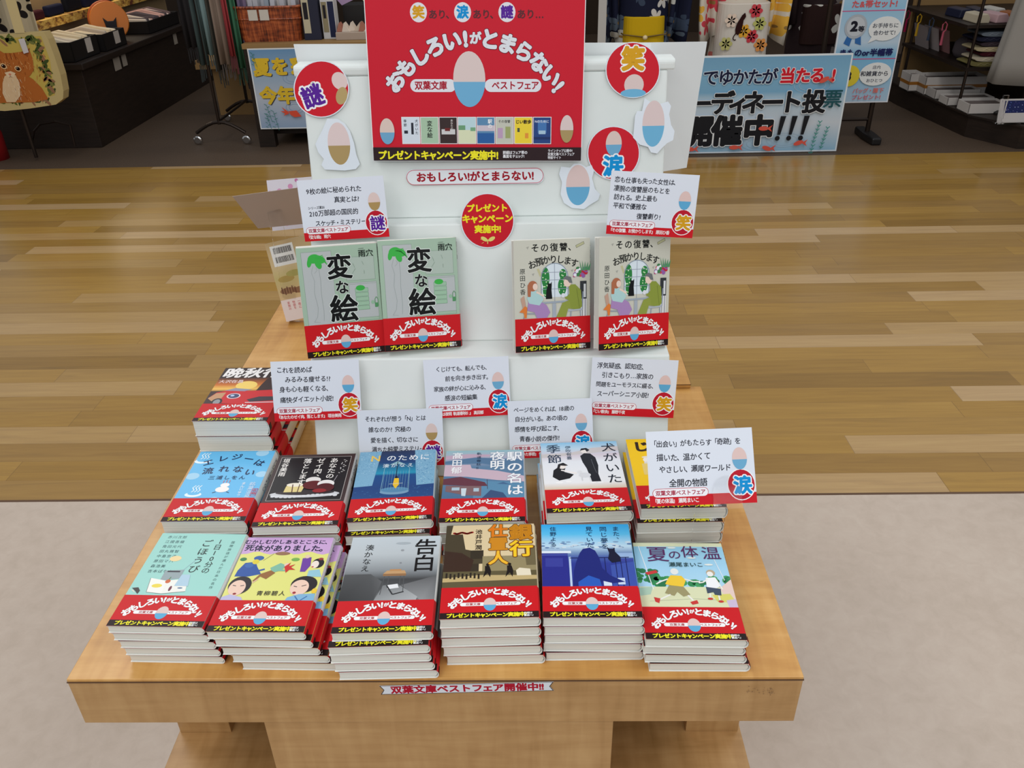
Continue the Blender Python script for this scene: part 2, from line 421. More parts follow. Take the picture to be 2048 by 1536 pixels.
table_part(t, 'plinth', [(0.05, 0.70, 0.62, 1.10, 0, T - 0.07)], M_TSHADE)

# ribbon-shaped sticker on the table front
M_, w, h = quad_on([(757, 1368), (1107, 1360), (1108, 1385), (763, 1393)], (0, -0.0012, 0), (0, -1, 0))
S = Sheet(183, 13.6, 0.01)
rib = [(0, 0), (183, 0), (179, 6.8), (183, 13.6), (0, 13.6), (4, 6.8)]
S.poly(rib, (40, 24, 30)); S.poly([(1.4, .7), (181.6, .7), (178.2, 6.8), (181.6, 12.9), (1.4, 12.9), (4.8, 6.8)], (222, 228, 236))
S.text('双葉文庫ベストフェア開催中!!', 92, 6.9, 12.2, (176, 14, 44), 0.045, align='c', gap=0.0)
flat_print('ribbon_sticker', S, 'ribbon shaped white sticker with dark red lettering on the table front edge', 'sticker', M_, w / 0.183, outline=rib)
# faint grey glue mark on the same edge
M_, w, h = quad_on([(1497, 1368), (1549, 1374), (1547, 1395), (1496, 1390)], (0, -0.0008, 0), (0, -1, 0))
S = Sheet(30, 10, 0.005); rr = random.Random(3)
for k in range(70):
    x, y = rr.uniform(0, 30), rr.uniform(0, 10)
    if 6 < x < 22 and 3 < y < 7 and rr.random() < .5: continue
    S.ell(x, y, rr.uniform(.2, .9), rr.uniform(.2, .5), (142, 112, 80), rot=rr.uniform(0, 90), n=6, up=False)
mb = MB().sheet(S); o = mb.build('glue_residue', M_CARD); o.matrix_world = M_
tag(o, 'small patch of grey glue residue at the right of the table front edge', 'mark')

# ------------------------------------------------------------------ stepped white display stand
t = thing('display_stand', 'white stepped display stand on the tables, hung with cards and stickers', 'display stand', (0.435, 0.47, T))
SX0, SX1 = 0.192, 0.680
def tier(name, prof, x0=SX0, x1=SX1, bev=0.0022):
    mb = MB(); mb.prism([(y, z) for y, z in prof], x0, x1, 'x')
    return mb.build(name, M_STAND, t, loc=(-t.location.x, -t.location.y, 0), bevel=bev)
tier('lower_step', [(0.345, 0.0005), (0.576, 0.0005), (0.576, 0.160), (0.400, 0.160)])
tier('middle_step', [(0.448, 0.160), (0.576, 0.160), (0.576, 0.318), (0.488, 0.318)], SX0 + 0.002, SX1 + 0.002)
tier('upper_step', [(0.513, 0.318), (0.576, 0.318), (0.576, 0.500), (0.547, 0.500)], SX0 + 0.005, SX1 - 0.006)
tier('rim', [(0.5455, 0.500), (0.580, 0.500), (0.580, 0.514), (0.547, 0.514), (0.5445, 0.510)], SX0 - 0.004, SX1 + 0.003, 0.003)
# folded backing board rising behind the stand
mb = MB()
cols = [(0.1835, 0.584, 0.1965, .5345, .352), (0.42, 0.584, 0.42, .531, .352), (0.655, 0.584, 0.655, .5275, .352), (0.739, 0.635, 0.726, .5195, .346)]
vv, ff = [], []
for xt, y, xb, zt, zb in cols: vv += [(xt, y, zt + T), (xt, y + 0.002, zt + T), (xb, y, zb + T), (xb, y + 0.002, zb + T)]
for i in range(3):
    a, b = i * 4, (i + 1) * 4
    ff += [(a, a + 2, b + 2, b), (a + 1, b + 1, b + 3, a + 3), (a, b, b + 1, a + 1), (a + 2, a + 3, b + 3, b + 2)]
ff += [(0, 1, 3, 2), (12, 14, 15, 13)]
mb.mesh(vv, ff)
o = mb.build('backing_board', M_PAPER); tag(o, 'plain white board standing behind the stepped stand, right side folded back', 'board')

# ------------------------------------------------------------------ prints of the book fair
def blob(S, cx, cy, w, h, lower=(96, 172, 214), upper=(226, 198, 192), edge=None):
    """plain oval patch in two tones"""
    rx, ry = w * .36, h * .46
    S.ell(cx, cy, rx, ry, upper, n=32)
    S.poly([(cx + rx * math.cos(rad(a)), cy + ry * math.sin(rad(a))) for a in range(5, 176, 10)], lower)
def fair_band(S, w=105, h=45, y0=0):
    S.rect(0, y0, w, h, RED); S.rect(0, y0 + h - 8.6, w, 8.6, BLACK)
    S.arc('おもしろい!がとまらない!', w / 2 + .5, y0 + 51, 49, -60, 61, 10.6, WHITE, 0.052, 0.05, (180, 10, 20), small='が', ry=44.5)
    S.pill(21, y0 + 22.5, 27, 5, WHITE); S.pill(57, y0 + 22.5, 29, 5, WHITE)
    S.text('双葉文庫', 35, y0 + 25.1, 4.0, (170, 14, 24), 0.02, align='c'); S.text('ベストフェア', 70.5, y0 + 25.1, 4.0, (170, 14, 24), 0.02, align='c')
    blob(S, w / 2 + .5, y0 + 25.5, 19, 20)
    S.text('プレゼントキャンペーン実施中!', 7, y0 + h - 4.4, 6.3, YEL, 0.05, gap=-0.25)
    S.text('詳細は', 89, y0 + h - 6, 3.1, WHITE, 0.02); S.text('裏面へ!', 89, y0 + h - 2.7, 3.1, WHITE, 0.02)

W, H, BH = 105, 148, 45
def book_mesh(key, art, t, spine=(240, 240, 238), spine_t='', spine_c=(60, 60, 60), edge=(238, 238, 232)):
    """three part meshes: page block, jacket with the front print, paper band"""
    hw, hh, th = W / 2000, H / 2000, t
    def wrap(x_in, g, y0, y1, cfront, cspine):
        # outside of a folded sheet, spine on the right, wrapped round a block of thickness th
        pr = [(-x_in, 0.0), (hw - 0.004, 0.0)] + [(hw - 0.004 + (0.004 + g) * math.sin(rad(a)) , th / 2 - (th / 2 + g) * math.cos(rad(a))) for a in range(15, 166, 15)] + [(hw - 0.004, th), (-x_in, th)]
        off = []
        for i, (x, z) in enumerate(pr): off.append((x, z - g if i < 2 else (z + g if i >= len(pr) - 2 else z)))
        inn = [(x - (0.0005 if 1 < i < len(pr) - 2 else 0), (z + 0.0002 if i < 2 else (z - 0.0002 if i >= len(pr) - 2 else z))) for i, (x, z) in enumerate(off)]
        n = len(off); mb = MB()
        vv = [(x, y, z) for y in (y0, y1) for x, z in off] + [(x, y, z) for y in (y0, y1) for x, z in inn]
        for i in range(n - 1):
            c = cspine if 0 < i < n - 2 else cfront
            mb.face([vv[i], vv[i + 1], vv[n + i + 1], vv[n + i]], c)
            mb.face([vv[2 * n + i + 1], vv[2 * n + i], vv[3 * n + i], vv[3 * n + i + 1]], edge)
            mb.face([vv[i + 1], vv[i], vv[2 * n + i], vv[2 * n + i + 1]], edge); mb.face([vv[n + i], vv[n + i + 1], vv[3 * n + i + 1], vv[3 * n + i]], edge)
        for i in (0, n - 1): mb.face([vv[i], vv[n + i], vv[3 * n + i], vv[2 * n + i]], edge)
        return mb
    pg = MB(); g0 = 0.0005
    pr = [(-hw + 0.0006, g0), (hw - 0.005, g0), (hw - 0.0025, th * .2), (hw - 0.0012, th / 2), (hw - 0.0025, th * .8), (hw - 0.005, th - g0), (-hw + 0.0006, th - g0)]
    pg.prism(pr[::-1], -hh + 0.0012, hh - 0.0012, 'y')
    S = Sheet(W, H, 0.012); art(S)
    cv = wrap(hw, 0.0, -hh, hh, spine, spine); cv.sheet(S, Matrix.Translation((-0.0008, 0, th + 0.00006)) @ Matrix.Diagonal((0.985, 1, 1, 1)))
    B = Sheet(W, BH, 0.012); fair_band(B)
    top = th + 0.00006 + S.z / 1000 + 0.00005
    bd = wrap(hw + 0.0002, 0.0003, -hh - 0.0002, -hh + BH / 1000, RED, RED)
    # the band clears the printed jacket
    bd.v = [(x, y, (z + (top - th) if z > th - 0.0001 else z)) for x, y, z in bd.v]
    bd.sheet(B, Matrix.Translation((-0.0008, -hh + BH / 2000, top + 0.00035)) @ Matrix.Diagonal((0.985, 1, 1, 1)))
    # spine lettering on the band and a dark foot
    bd.box(hw + 0.00015, hw + 0.0006, -hh, -hh + 0.0086, th * .3, th * .7, BLACK)
    if spine_t:
        SS = Sheet(th * 1000, 92, 0.004); n_ = min(th * 1000 * .6, 8)
        SS.vtext(spine_t, th * 500, 4, n_, spine_c, 0.012)
        cv.sheet(SS, frame_of((hw + 0.00012, hh - 0.048, th / 2), (0, 0, -1), (1, 0, 0)))
    return dict(pages=pg.data('page_block', M_PAGES), cover=cv.data('cover', M_COVER), band=bd.data('paper_band', M_BAND), t=th + (top - th) + 0.0007)

def new_book(bm, label, group=None, spine_label=None):
    t = thing('paperback', label, 'book', group=group)
    for k, n in (('pages', 'page_block'), ('cover', 'cover'), ('band', 'paper_band')):
        o = bpy.data.objects.new(n, bm[k]); COL.objects.link(o); o.parent = t
        if k == 'band': o['label'] = 'red paper band with white arched lettering'
    return t

# ------------------------------------------------------------------ cover prints (105 x 148 mm, the lowest 45 mm lie under the band)
def person(S, pts_list):
    for pts, c in pts_list: S.poly(pts, c)
def a_hen(S):
    G, P, K = (166, 192, 170), (186, 192, 192), (108, 138, 116)
    S.rect(0, 0, W, H, G)
    S.rect(6, 6, 39, 98, P); S.frame(6, 6, 39, 98, .3, K)
    S.rect(45, 15, 16, 90, G); S.rect(62, 16, 38, 31, (178, 194, 182)); S.frame(62, 16, 38, 31, .3, K)
    S.rect(64, 50, 37, 48, P); S.frame(64, 50, 37, 48, .3, K); S.frame(50, 52, 51, 50, .3, K)
    g = (62, 180, 74)
    S.ell(22, 15, 8, 6, g, rot=-10); S.ell(27, 16, 10, 5.5, g, rot=15); S.ell(16, 19, 3, 7, g, rot=15); S.ell(27, 22, 4, 7, g, rot=-20)
    for k in range(9): S.line([(22 + k, 14), (34 + k * .6, 11 + k * 1.6)], .9, g, up=False)
    for p in ([(20, 24), (17, 33), (20, 44), (18, 60), (21, 80), (19, 92), (14, 99), (22, 100)], [(27, 28), (28, 44), (27, 62), (28, 84), (27, 98)], [(23, 26), (25, 30), (21, 34)]): S.line(p, .35, (150, 160, 158))
    for y in range(58, 84, 6): S.rect(72, y, 17, 5, (160, 196, 168)); S.frame(72, y, 17, 5, .35, (90, 160, 104))
    S.ell(79, 57.5, 6, 3.6, g); S.ell(94, 78, 2.4, 2.6, (150, 190, 160)); S.line([(97, 84), (97, 74), (99, 71), (101, 74), (101, 84)], .8, (90, 150, 100)); S.rect(96.5, 79, 4, 6, (84, 150, 98))
    for p in ([(70, 38), (75, 31)], [(86, 34), (86, 39)], [(72, 24), (74, 30)], [(84, 22), (86, 27)]): S.line(p, .3, K)
    for c, x, y, z in (('変', 54, 28, 34), ('な', 55, 55, 19), ('絵', 55, 84, 38)):
        S._up(); S.ch(c, x, y, z, (222, 230, 224), .055); S._up(); S.ch(c, x, y, z, (14, 16, 16), .028)
    S.text('雨穴', 90, 12, 10, (20, 28, 24), .015, align='c'); S.line([(81, 5.6), (88, 5.3)], .4, (40, 50, 44))
def a_sono(S):
    S.rect(0, 0, W, H, (206, 206, 192)); K = (40, 44, 40)
    S.text('その復讐、', 54, 10.5, 11.5, (24, 26, 24), .02, align='c', gap=1.5)
    S.arc('お預かりします', 54, 100, 74, -27, 27, 11.5, (24, 26, 24), .02, 0, (24, 26, 24), rk=.6)
    S.vtext('原田ひ香', 11.5, 36, 8, (44, 50, 46), .008, step=9)
    for x, y, a in ((19, 10, 20), (26, 45, 30), (80, 42, 10)): S.poly([(x - 2, y - 1), (x + 2, y - 2), (x, y + 2)], (170, 170, 160))
    S.poly([(85, 9), (96, 4), (97, 7), (86, 12)], (190, 190, 150)); S.line([(85, 9), (96, 4), (97, 7), (86, 12), (85, 9)], .4, (90, 90, 70)); S.poly([(31, 38), (34, 37), (38, 47), (35, 48)], (196, 192, 150))
    S.ell(55.5, 50, 18.5, 19, (220, 232, 240)); S.rect(37, 50, 37, 26, (220, 232, 240))
    rr = random.Random(5)
    for cx, cy, rx, ry in ((43, 50, 5.5, 14), (44, 66, 5, 10), (67, 46, 5, 7), (66, 62, 6, 12)):
        S.ell(cx, cy, rx, ry, (46, 132, 66))
        for k in range(9): S.ell(cx + rr.uniform(-1, 1) * rx * .7, cy + rr.uniform(-1, 1) * ry * .8, .9, .9, (222, 246, 200), n=6, up=False) if k else S._up()
    for p in ([(55.5, 31), (55.5, 82)], [(37, 43), (74, 43)], [(37, 53), (74, 53)], [(37, 65), (74, 65)]): S.line(p, .7, (150, 160, 176))
    S.line([(37, 80), (37, 50)] + [(55.5 - 18.5 * math.cos(rad(a)), 50 - 19 * math.sin(rad(a))) for a in range(0, 181, 15)] + [(74, 80)], 1.0, (136, 150, 166))
    S.poly([(43, 78), (44, 66), (46, 60), (45.5, 55), (47.5, 57.5), (50, 57.5), (51.5, 55), (51.5, 60), (51, 66), (52, 78)], (20, 22, 26))
    for k in range(26): S.ell(91 + rr.uniform(-9, 9), 44 + rr.uniform(-7, 6), rr.uniform(1.6, 3), None, rr.choice([(196, 40, 62), (232, 234, 244), (150, 100, 170), (214, 60, 84), (70, 130, 80)]), n=9)
    for k in range(5): S.poly([(92 + k * 2, 42), (90 + k * 4, 28 + k), (94 + k * 2.6, 42)], (84, 150, 104))
    S.rect(91, 56, 9, 24, (52, 56, 60)); S.rect(96, 60, 3, 18, (214, 218, 220)); S.rect(92, 80, 8, 26, (226, 228, 230)); S.line([(94, 80), (94, 106)], .8, (60, 60, 66)); S.line([(98, 80), (98, 106)], .8, (60, 60, 66))
    S.line([(36, 83), (79, 82)], 2.4, (160, 172, 184)); S.rect(52, 84, 5, 22, (168, 178, 188))
    S.poly([(8, 76), (13, 72), (17, 96), (13, 98)], (196, 160, 140)); S.line([(12, 96), (30, 97)], 1.6, (150, 156, 170)); S.line([(14, 97), (10, 106)], 1, (150, 156, 170)); S.line([(28, 97), (32, 106)], 1, (150, 156, 170))
    S.poly([(19, 78), (32, 79), (44, 86), (49, 96), (42, 106), (32, 106), (27, 95), (17, 92)], (172, 138, 190))
    S.poly([(19, 66), (28, 65), (36, 72), (40, 78), (34, 86), (20, 83), (17, 76)], (178, 214, 214))
    S.ell(25, 60, 6.5, 7, (178, 110, 78)); S.poly([(18, 58), (23, 60), (22, 74), (18, 74)], (178, 110, 78)); S.ell(28.5, 61, 3.4, 4.4, (238, 214, 198)); S.line([(30, 68), (34, 70), (40, 74)], 2.4, (238, 214, 198))
    S.poly([(6, 94), (14, 86), (17, 88), (16, 102), (13, 102), (12, 95)], (224, 128, 58))
    S.poly([(57, 104), (66, 84), (78, 80), (90, 84), (88, 94), (74, 92), (70, 106), (60, 106)], (146, 158, 70))
    S.poly([(75, 60), (84, 60), (92, 68), (94, 90), (88, 95), (78, 92), (76, 82), (70, 78), (76, 72)], (140, 154, 64)); S.line([(70, 78), (80, 74)], 3, (140, 154, 64)); S.line([(86, 66), (90, 92)], .4, (90, 100, 40))
    S.ell(73, 57, 5.2, 6, (238, 214, 198)); S.poly([(67, 52), (71, 48), (78, 50), (80, 58), (76, 58), (73, 54)], (112, 116, 118)); S.ell(67, 74, 2.6, 3, (226, 230, 236))
    S.line([(74, 95), (94, 94)], 2, (176, 186, 196)); S.line([(94, 94), (95, 70)], 1.4, (150, 160, 176)); S.line([(78, 96), (77, 106)], 1.2, (150, 160, 176)); S.line([(91, 96), (92, 106)], 1.2, (150, 160, 176))
def a_banshu(S):
    S.rect(0, 0, W, H, (40, 22, 22)); S.grad(0, 30, W, 40, [(0, (52, 26, 22)), (.5, (206, 110, 30)), (.8, (244, 196, 90)), (1, (120, 50, 24))])
    S.ell(48, 52, 16, 12, (250, 214, 110)); S.poly([(74, 34), (80, 28), (86, 34), (90, 52), (105, 60), (105, 70), (66, 70), (70, 50)], (50, 24, 22))
    S.rect(0, 68, W, 38, (58, 34, 34))
    S.poly([(2, 88), (10, 72), (26, 66), (60, 68), (105, 64), (105, 104), (66, 104), (14, 100)], (206, 24, 34))
    S.poly([(2, 88), (10, 74), (24, 72), (22, 88), (10, 96)], (200, 150, 110)); S.ell(38, 82, 10, 7.5, (236, 220, 226)); S.ell(38, 82, 8, 6, (60, 70, 110)); S.ell(36, 81, 3, 2.4, (190, 210, 240))
    S.poly([(20, 67), (34, 60), (60, 64), (50, 69)], (150, 150, 170)); S.ell(18, 98, 8, 10, (40, 36, 40)); S.ell(18, 98, 5, 7, (150, 150, 156)); S.poly([(60, 92), (76, 84), (105, 84), (105, 94), (66, 98)], (50, 44, 56)); S.line([(60, 100), (105, 99)], 2, (226, 214, 220))
    S.text('晩秋行', 3, 16, 30, (244, 240, 238), .035, slant=.12); S.text('大沢在昌', 3, 41, 9.4, (240, 214, 208), .02)
def a_elegy(S):
    B = (104, 190, 238); S.rect(0, 0, W, H, B); K = (16, 40, 84)
    for x, y, r in ((88, 5, 9), (8, 56, 9), (100, 53, 8), (52, 104, 5)): S.ell(x, y, r, r * .8, (168, 214, 240), clip=(0, 0, W, H))
    for x, y in ((10, 4), (22, 76)):
        S.ell(x, y + 19, 11, 5, (232, 246, 252)); S.ell(x, y + 16.5, 8, 3.6, B)
        for k in (-4, 0, 4): S.line([(x + k, y + 14), (x + k + 2.5, y + 10), (x + k - 1, y + 5), (x + k + 2, max(0, y))], 1.3, (232, 246, 252))
    for c, x, y, r in (('エ', 19, 26, -22), ('レ', 37, 17, -12), ('ジ', 55, 14, 0), ('ー', 73, 19, 12), ('は', 90, 28, 24)): S._up(); S.ch(c, x, y, 15, K, .022, rot=r)
    for c, x, y, r in (('流', 25, 45, -6), ('れ', 46, 41, 0), ('な', 65, 42, 4), ('い', 83, 49, 12)): S._up(); S.ch(c, x, y, 15, K, .022, rot=r)
    S.text('三浦しをん', 30, 60, 9, K, .01, gap=1.2)
    S.ell(57, 85, 9, 6, (250, 244, 240)); S.ell(58, 76, 6, 4.5, (250, 246, 244)); S.line([(54, 71), (54, 66)], .8, (220, 90, 90)); S.line([(58, 71), (58, 65)], .8, (220, 90, 90)); S.line([(62, 71), (62, 66)], .8, (220, 90, 90)); S.line([(50, 90), (46, 92)], 1, (60, 60, 80)); S.line([(64, 90), (68, 92)], 1, (60, 60, 80))
    S.vtext('まんじゅう', 82, 70, 6, (236, 246, 250), .01); S.vtext('銘菓温泉', 94, 70, 8.5, (190, 222, 246), .02)
    S.frame(97, 84, 7, 15, .7, (206, 60, 70)); S.vtext('名物', 100.5, 85, 6, (206, 60, 70), .01)
def a_zei(S):
    S.rect(0, 0, W, H, (62, 46, 46)); S.rect(5, 6, 95, 92, (26, 23, 26)); S.frame(5, 6, 95, 92, .5, (206, 200, 196))
    for t, x, y, z in (('垣谷美雨', 13, 8, 10), ('落とします', 42, 9, 11.5), ('ゼイ肉、', 60, 9, 11.5), ('あなたの', 78, 9, 11.5)): S.vtext(t, x, y, z, (244, 240, 234), .012)
    for k in range(14): S.ell(92 + 3 * math.sin(k * 1.3), 14 + k * 2.2, 1.4, .7, (200, 196, 194), rot=k * 30, n=8)
    for k in range(9): S.line([(88 - k * .8, 48 + k * 4), (87 - k, 52 + k * 4)], .8, (170, 166, 170))
    S.ell(52, 86, 45, 7, (206, 208, 212)); S.ell(52, 83, 38, 5, (50, 42, 46))
    for k in range(15): S.ell(12 + k * 5.7, 90 + 1.8 * math.sin(k * .45), 3, 2, (220, 222, 226), n=10)
    S.poly([(24, 82), (25, 70), (30, 65), (44, 64), (49, 70), (47, 82)], (226, 208, 140)); S.ell(36, 67, 11, 4, (240, 232, 214)); S.line([(33, 66), (35, 82)], 1.4, (92, 50, 34)); S.line([(42, 66), (42, 82)], 1.2, (92, 50, 34))
    S.ell(58, 58, 10, 7, (232, 228, 224)); S.ell(60, 68, 14, 9, (96, 26, 30)); S.ell(76, 66, 11, 8, (236, 232, 230)); S.ell(76, 74, 12, 9, (84, 22, 28)); S.ell(70, 80, 9, 4, (150, 34, 40))
def a_n(S):
    S.grad(0, 0, W, H, [(0, (40, 52, 86)), (.18, (28, 66, 120)), (.34, (34, 150, 186)), (.37, (24, 78, 140)), (.55, (34, 70, 128)), (1, (50, 96, 150))]); rr = random.Random(2)
    for x0, x1, x2, x3 in ((0, 30, 24, 0), (76, 105, 105, 82)):
        S.poly([(x0, 0), (x1, 0), (x2, 76), (x3, 78)], (128, 178, 208))
        for k in range(210):
            x, y = rr.uniform(min(x0, x3) + 1, max(x1, x2) - 2), rr.uniform(1, 74)
            if (x0 and x < 77 + y * .08) or (not x0 and x > 29 - y * .08): continue
            S.ell(x, y, rr.uniform(.5, 1.2), rr.uniform(.4, .8), rr.choice([(76, 132, 178), (176, 212, 228), (100, 156, 196)]), rot=rr.uniform(0, 180), n=5, up=(k == 0))
    for k in range(60): S.ell(rr.uniform(0, W), rr.uniform(80, 104), rr.uniform(.6, 2), .6, rr.choice([(60, 110, 160), (40, 84, 140)]), n=5, up=(k == 0))
    S.ell(54, 90, 19, 6, (120, 160, 190)); S.ell(54, 86, 18, 5.4, (88, 140, 178))
    S.line([(36, 88), (37, 40), (44, 32), (54, 27), (64, 32), (71, 40), (72, 88)], .5, (150, 200, 210))
    for k in range(10): S.line([(38 + k * 3.6, 46), (38 + k * 3.6, 86)], .25, (140, 190, 206), up=(k == 0))
    S.poly([(44, 31), (54, 24), (64, 31)], (150, 190, 200)); S.line([(54, 25), (54, 60)], 1, (20, 40, 60)); S.ell(54.5, 60, 2, 2.6, (20, 24, 40)); S.poly([(52, 62), (58, 62), (59, 76), (55, 84), (51, 76)], (240, 196, 50)); S.line([(46, 74), (64, 73)], .7, (210, 220, 220))
    S._up(); S.ch('N', 23, 16, 18, (240, 200, 90), .02, latin=True)
    S.text('のために', 37, 17, 14, (240, 244, 248), .012, gap=1.2); S.text('湊かなえ', 55, 34, 9, (220, 232, 240), .01, align='c', gap=2)
def a_eki(S):
    S.grad(0, 0, W, H, [(0, (150, 196, 204)), (.1, (176, 178, 198)), (.25, (96, 132, 164)), (.5, (86, 126, 160)), (1, (62, 92, 130))])
    S.poly([(0, 12), (30, 8), (60, 10), (60, 14), (20, 18), (0, 20)], (196, 170, 190)); S.poly([(0, 24), (40, 16), (105, 22), (105, 46), (50, 30), (0, 30)], (86, 122, 156))
    S.poly([(0, 32), (34, 32), (36, 40), (70, 46), (105, 58), (105, 70), (70, 66), (30, 58), (0, 56)], (206, 182, 196))
    S.poly([(40, 66), (105, 72), (105, 104), (40, 104)], (92, 142, 176)); S.poly([(70, 74), (78, 70), (88, 76)], (70, 106, 146)); S.poly([(50, 104), (62, 86), (78, 92), (84, 104)], (58, 84, 124))
    S.poly([(0, 62), (22, 58), (54, 70), (58, 78), (40, 78), (0, 74)], (104, 56, 70)); S.poly([(4, 76), (50, 78), (50, 98), (30, 96), (4, 88)], (130, 100, 104)); S.rect(12, 80, 10, 6, (176, 200, 214)); S.rect(40, 82, 7, 7, (176, 200, 214)); S.poly([(24, 82), (31, 82), (30, 98), (25, 97)], (206, 222, 230)); S.line([(57, 64), (58, 84)], .7, (70, 60, 80))
    S.vtext('駅の名は', 93, 3, 22, (246, 248, 250), .018, step=24, out=.02, ocol=(90, 120, 150)); S.vtext('夜明', 70, 4, 21, (246, 248, 250), .018, step=20, out=.02, ocol=(90, 120, 150)); S.vtext('髙田郁', 16, 4, 15, (246, 248, 250), .014, step=16); S.vtext('軌道春秋Ⅱ', 45, 4, 6.5, (40, 60, 90), .005, step=8)
def a_inu(S):
    S.grad(0, 0, W, H, [(0, (140, 198, 232)), (.1, (190, 216, 234)), (.2, (216, 206, 216)), (.3, (232, 236, 242)), (.6, (238, 240, 242)), (.68, (222, 204, 182)), (.75, (190, 166, 140)), (1, (180, 150, 120))])
    S.poly([(0, 26), (40, 24), (70, 14), (105, 12), (105, 22), (60, 27), (20, 32), (0, 34)], (206, 200, 200))
    S.poly([(52, 32), (58, 26), (66, 27), (72, 36), (74, 54), (72, 72), (74, 88), (62, 88), (58, 60), (54, 46)], (30, 34, 42)); S.ell(58.5, 21, 4.4, 5, (240, 232, 226)); S.poly([(53, 20), (55, 15), (62, 14), (66, 19), (62, 23), (60, 18)], (34, 36, 42)); S.line([(66, 40), (68, 58), (70, 70)], .5, (110, 114, 124)); S.ell(63, 90, 4, 1.6, (246, 246, 246)); S.ell(73, 90, 4, 1.6, (246, 246, 246))
    S.poly([(12, 76), (14, 62), (22, 54), (30, 58), (28, 66), (40, 72), (34, 80), (20, 84)], (26, 28, 34)); S.ell(26, 54, 5, 5.5, (244, 236, 230)); S.poly([(19, 58), (21, 49), (28, 46), (34, 52), (30, 53), (24, 52), (22, 60)], (30, 30, 36)); S.line([(24, 62), (34, 66), (44, 70)], 2.4, (246, 240, 236)); S.ell(20, 88, 5, 2, (248, 248, 248)); S.ell(32, 87, 4, 1.6, (248, 248, 248))
    S.ell(54, 74, 8, 5, (220, 222, 226)); S.ell(48, 67, 3.4, 3, (226, 228, 232)); S.line([(50, 78), (50, 86)], 1.6, (214, 216, 220)); S.line([(60, 78), (61, 86)], 1.6, (214, 216, 220))
    S.vtext('犬がいた', 92, 3, 20, (24, 36, 50), .008, step=23); S.vtext('季節', 17, 3, 20, (40, 60, 84), .008, step=23); S.vtext('伊吹有喜', 37, 8, 8, (60, 80, 104), .006)
def a_jii(S):
    S.rect(0, 0, W, H, (250, 204, 28)); S.text('じい散歩', 52, 18, 24, (48, 30, 20), .05, align='c', gap=-2); S.ell(24, 48, 7, 6, (244, 240, 232)); S.poly([(18, 52), (30, 52), (33, 66), (16, 66)], (226, 222, 212)); S.poly([(15, 66), (34, 64), (34, 76), (24, 74), (16, 78)], (40, 34, 36)); S.ell(24, 42, 8, 2.4, (240, 232, 214))
    S.rect(14, 56, 60, 24, (236, 208, 120)); S.ell(50, 50, 6, 7, (226, 200, 176)); S.poly([(43, 58), (57, 58), (60, 80), (40, 80)], (110, 132, 120)); S.vtext('藤野千夜', 90, 40, 8, (60, 40, 20), .01)
def a_ichi(S):
    S.rect(0, 0, W, H, (158, 214, 204)); K = (40, 84, 88)
    for i, n_ in enumerate(('赤川次郎', '江國香織', '角田光代', '田丸雅智', '中島京子', '原田マハ', '森浩美', '吉本ばなな')): S.text(n_, 9, 7 + i * 8.3, 5.4, K, .008, gap=.7)
    S.vtext('1日10分の', 77, 9, 10, (30, 52, 50), .012, step=9.8); S.vtext('ごほうび', 62, 10, 13, (30, 52, 50), .012, step=14.5); S.vtext('国際放送が選んだ日本の名作', 93, 12, 4.6, (60, 100, 100), .004, step=6.2)
    S.ell(34, 44, 7, 4.6, (240, 216, 160)); S.poly([(30, 64), (52, 62), (52, 76), (30, 80)], (150, 166, 170)); S.rect(33, 64, 15, 2.4, (50, 50, 60)); S.line([(50, 64), (60, 44)], .5, (150, 170, 190))
    S.poly([(18, 76), (38, 80), (40, 100), (22, 98)], (244, 244, 236)); S.poly([(38, 80), (62, 76), (66, 96), (40, 100)], (240, 240, 232)); S.line([(18, 76), (22, 98), (40, 100), (66, 96)], .5, (110, 110, 110)); S.ell(30, 88, 6, 3, (238, 216, 80)); S.ell(40, 81, 3, 3, (206, 100, 50)); S.line([(40, 78), (41, 74)], 1, (60, 130, 70)); S.ell(47, 92, 1.6, 4, (110, 50, 70)); S.ell(54, 84, 2, 1.4, (60, 60, 70)); S.ell(58, 91, 3, 1, (70, 110, 150)); S.poly([(52, 70), (62, 70), (66, 88), (50, 88)], (176, 206, 224)); S.poly([(3, 92), (10, 91), (14, 96), (13, 101), (8, 96)], (62, 54, 54)); S.poly([(2, 94), (7, 96), (10, 100)], (232, 224, 206))
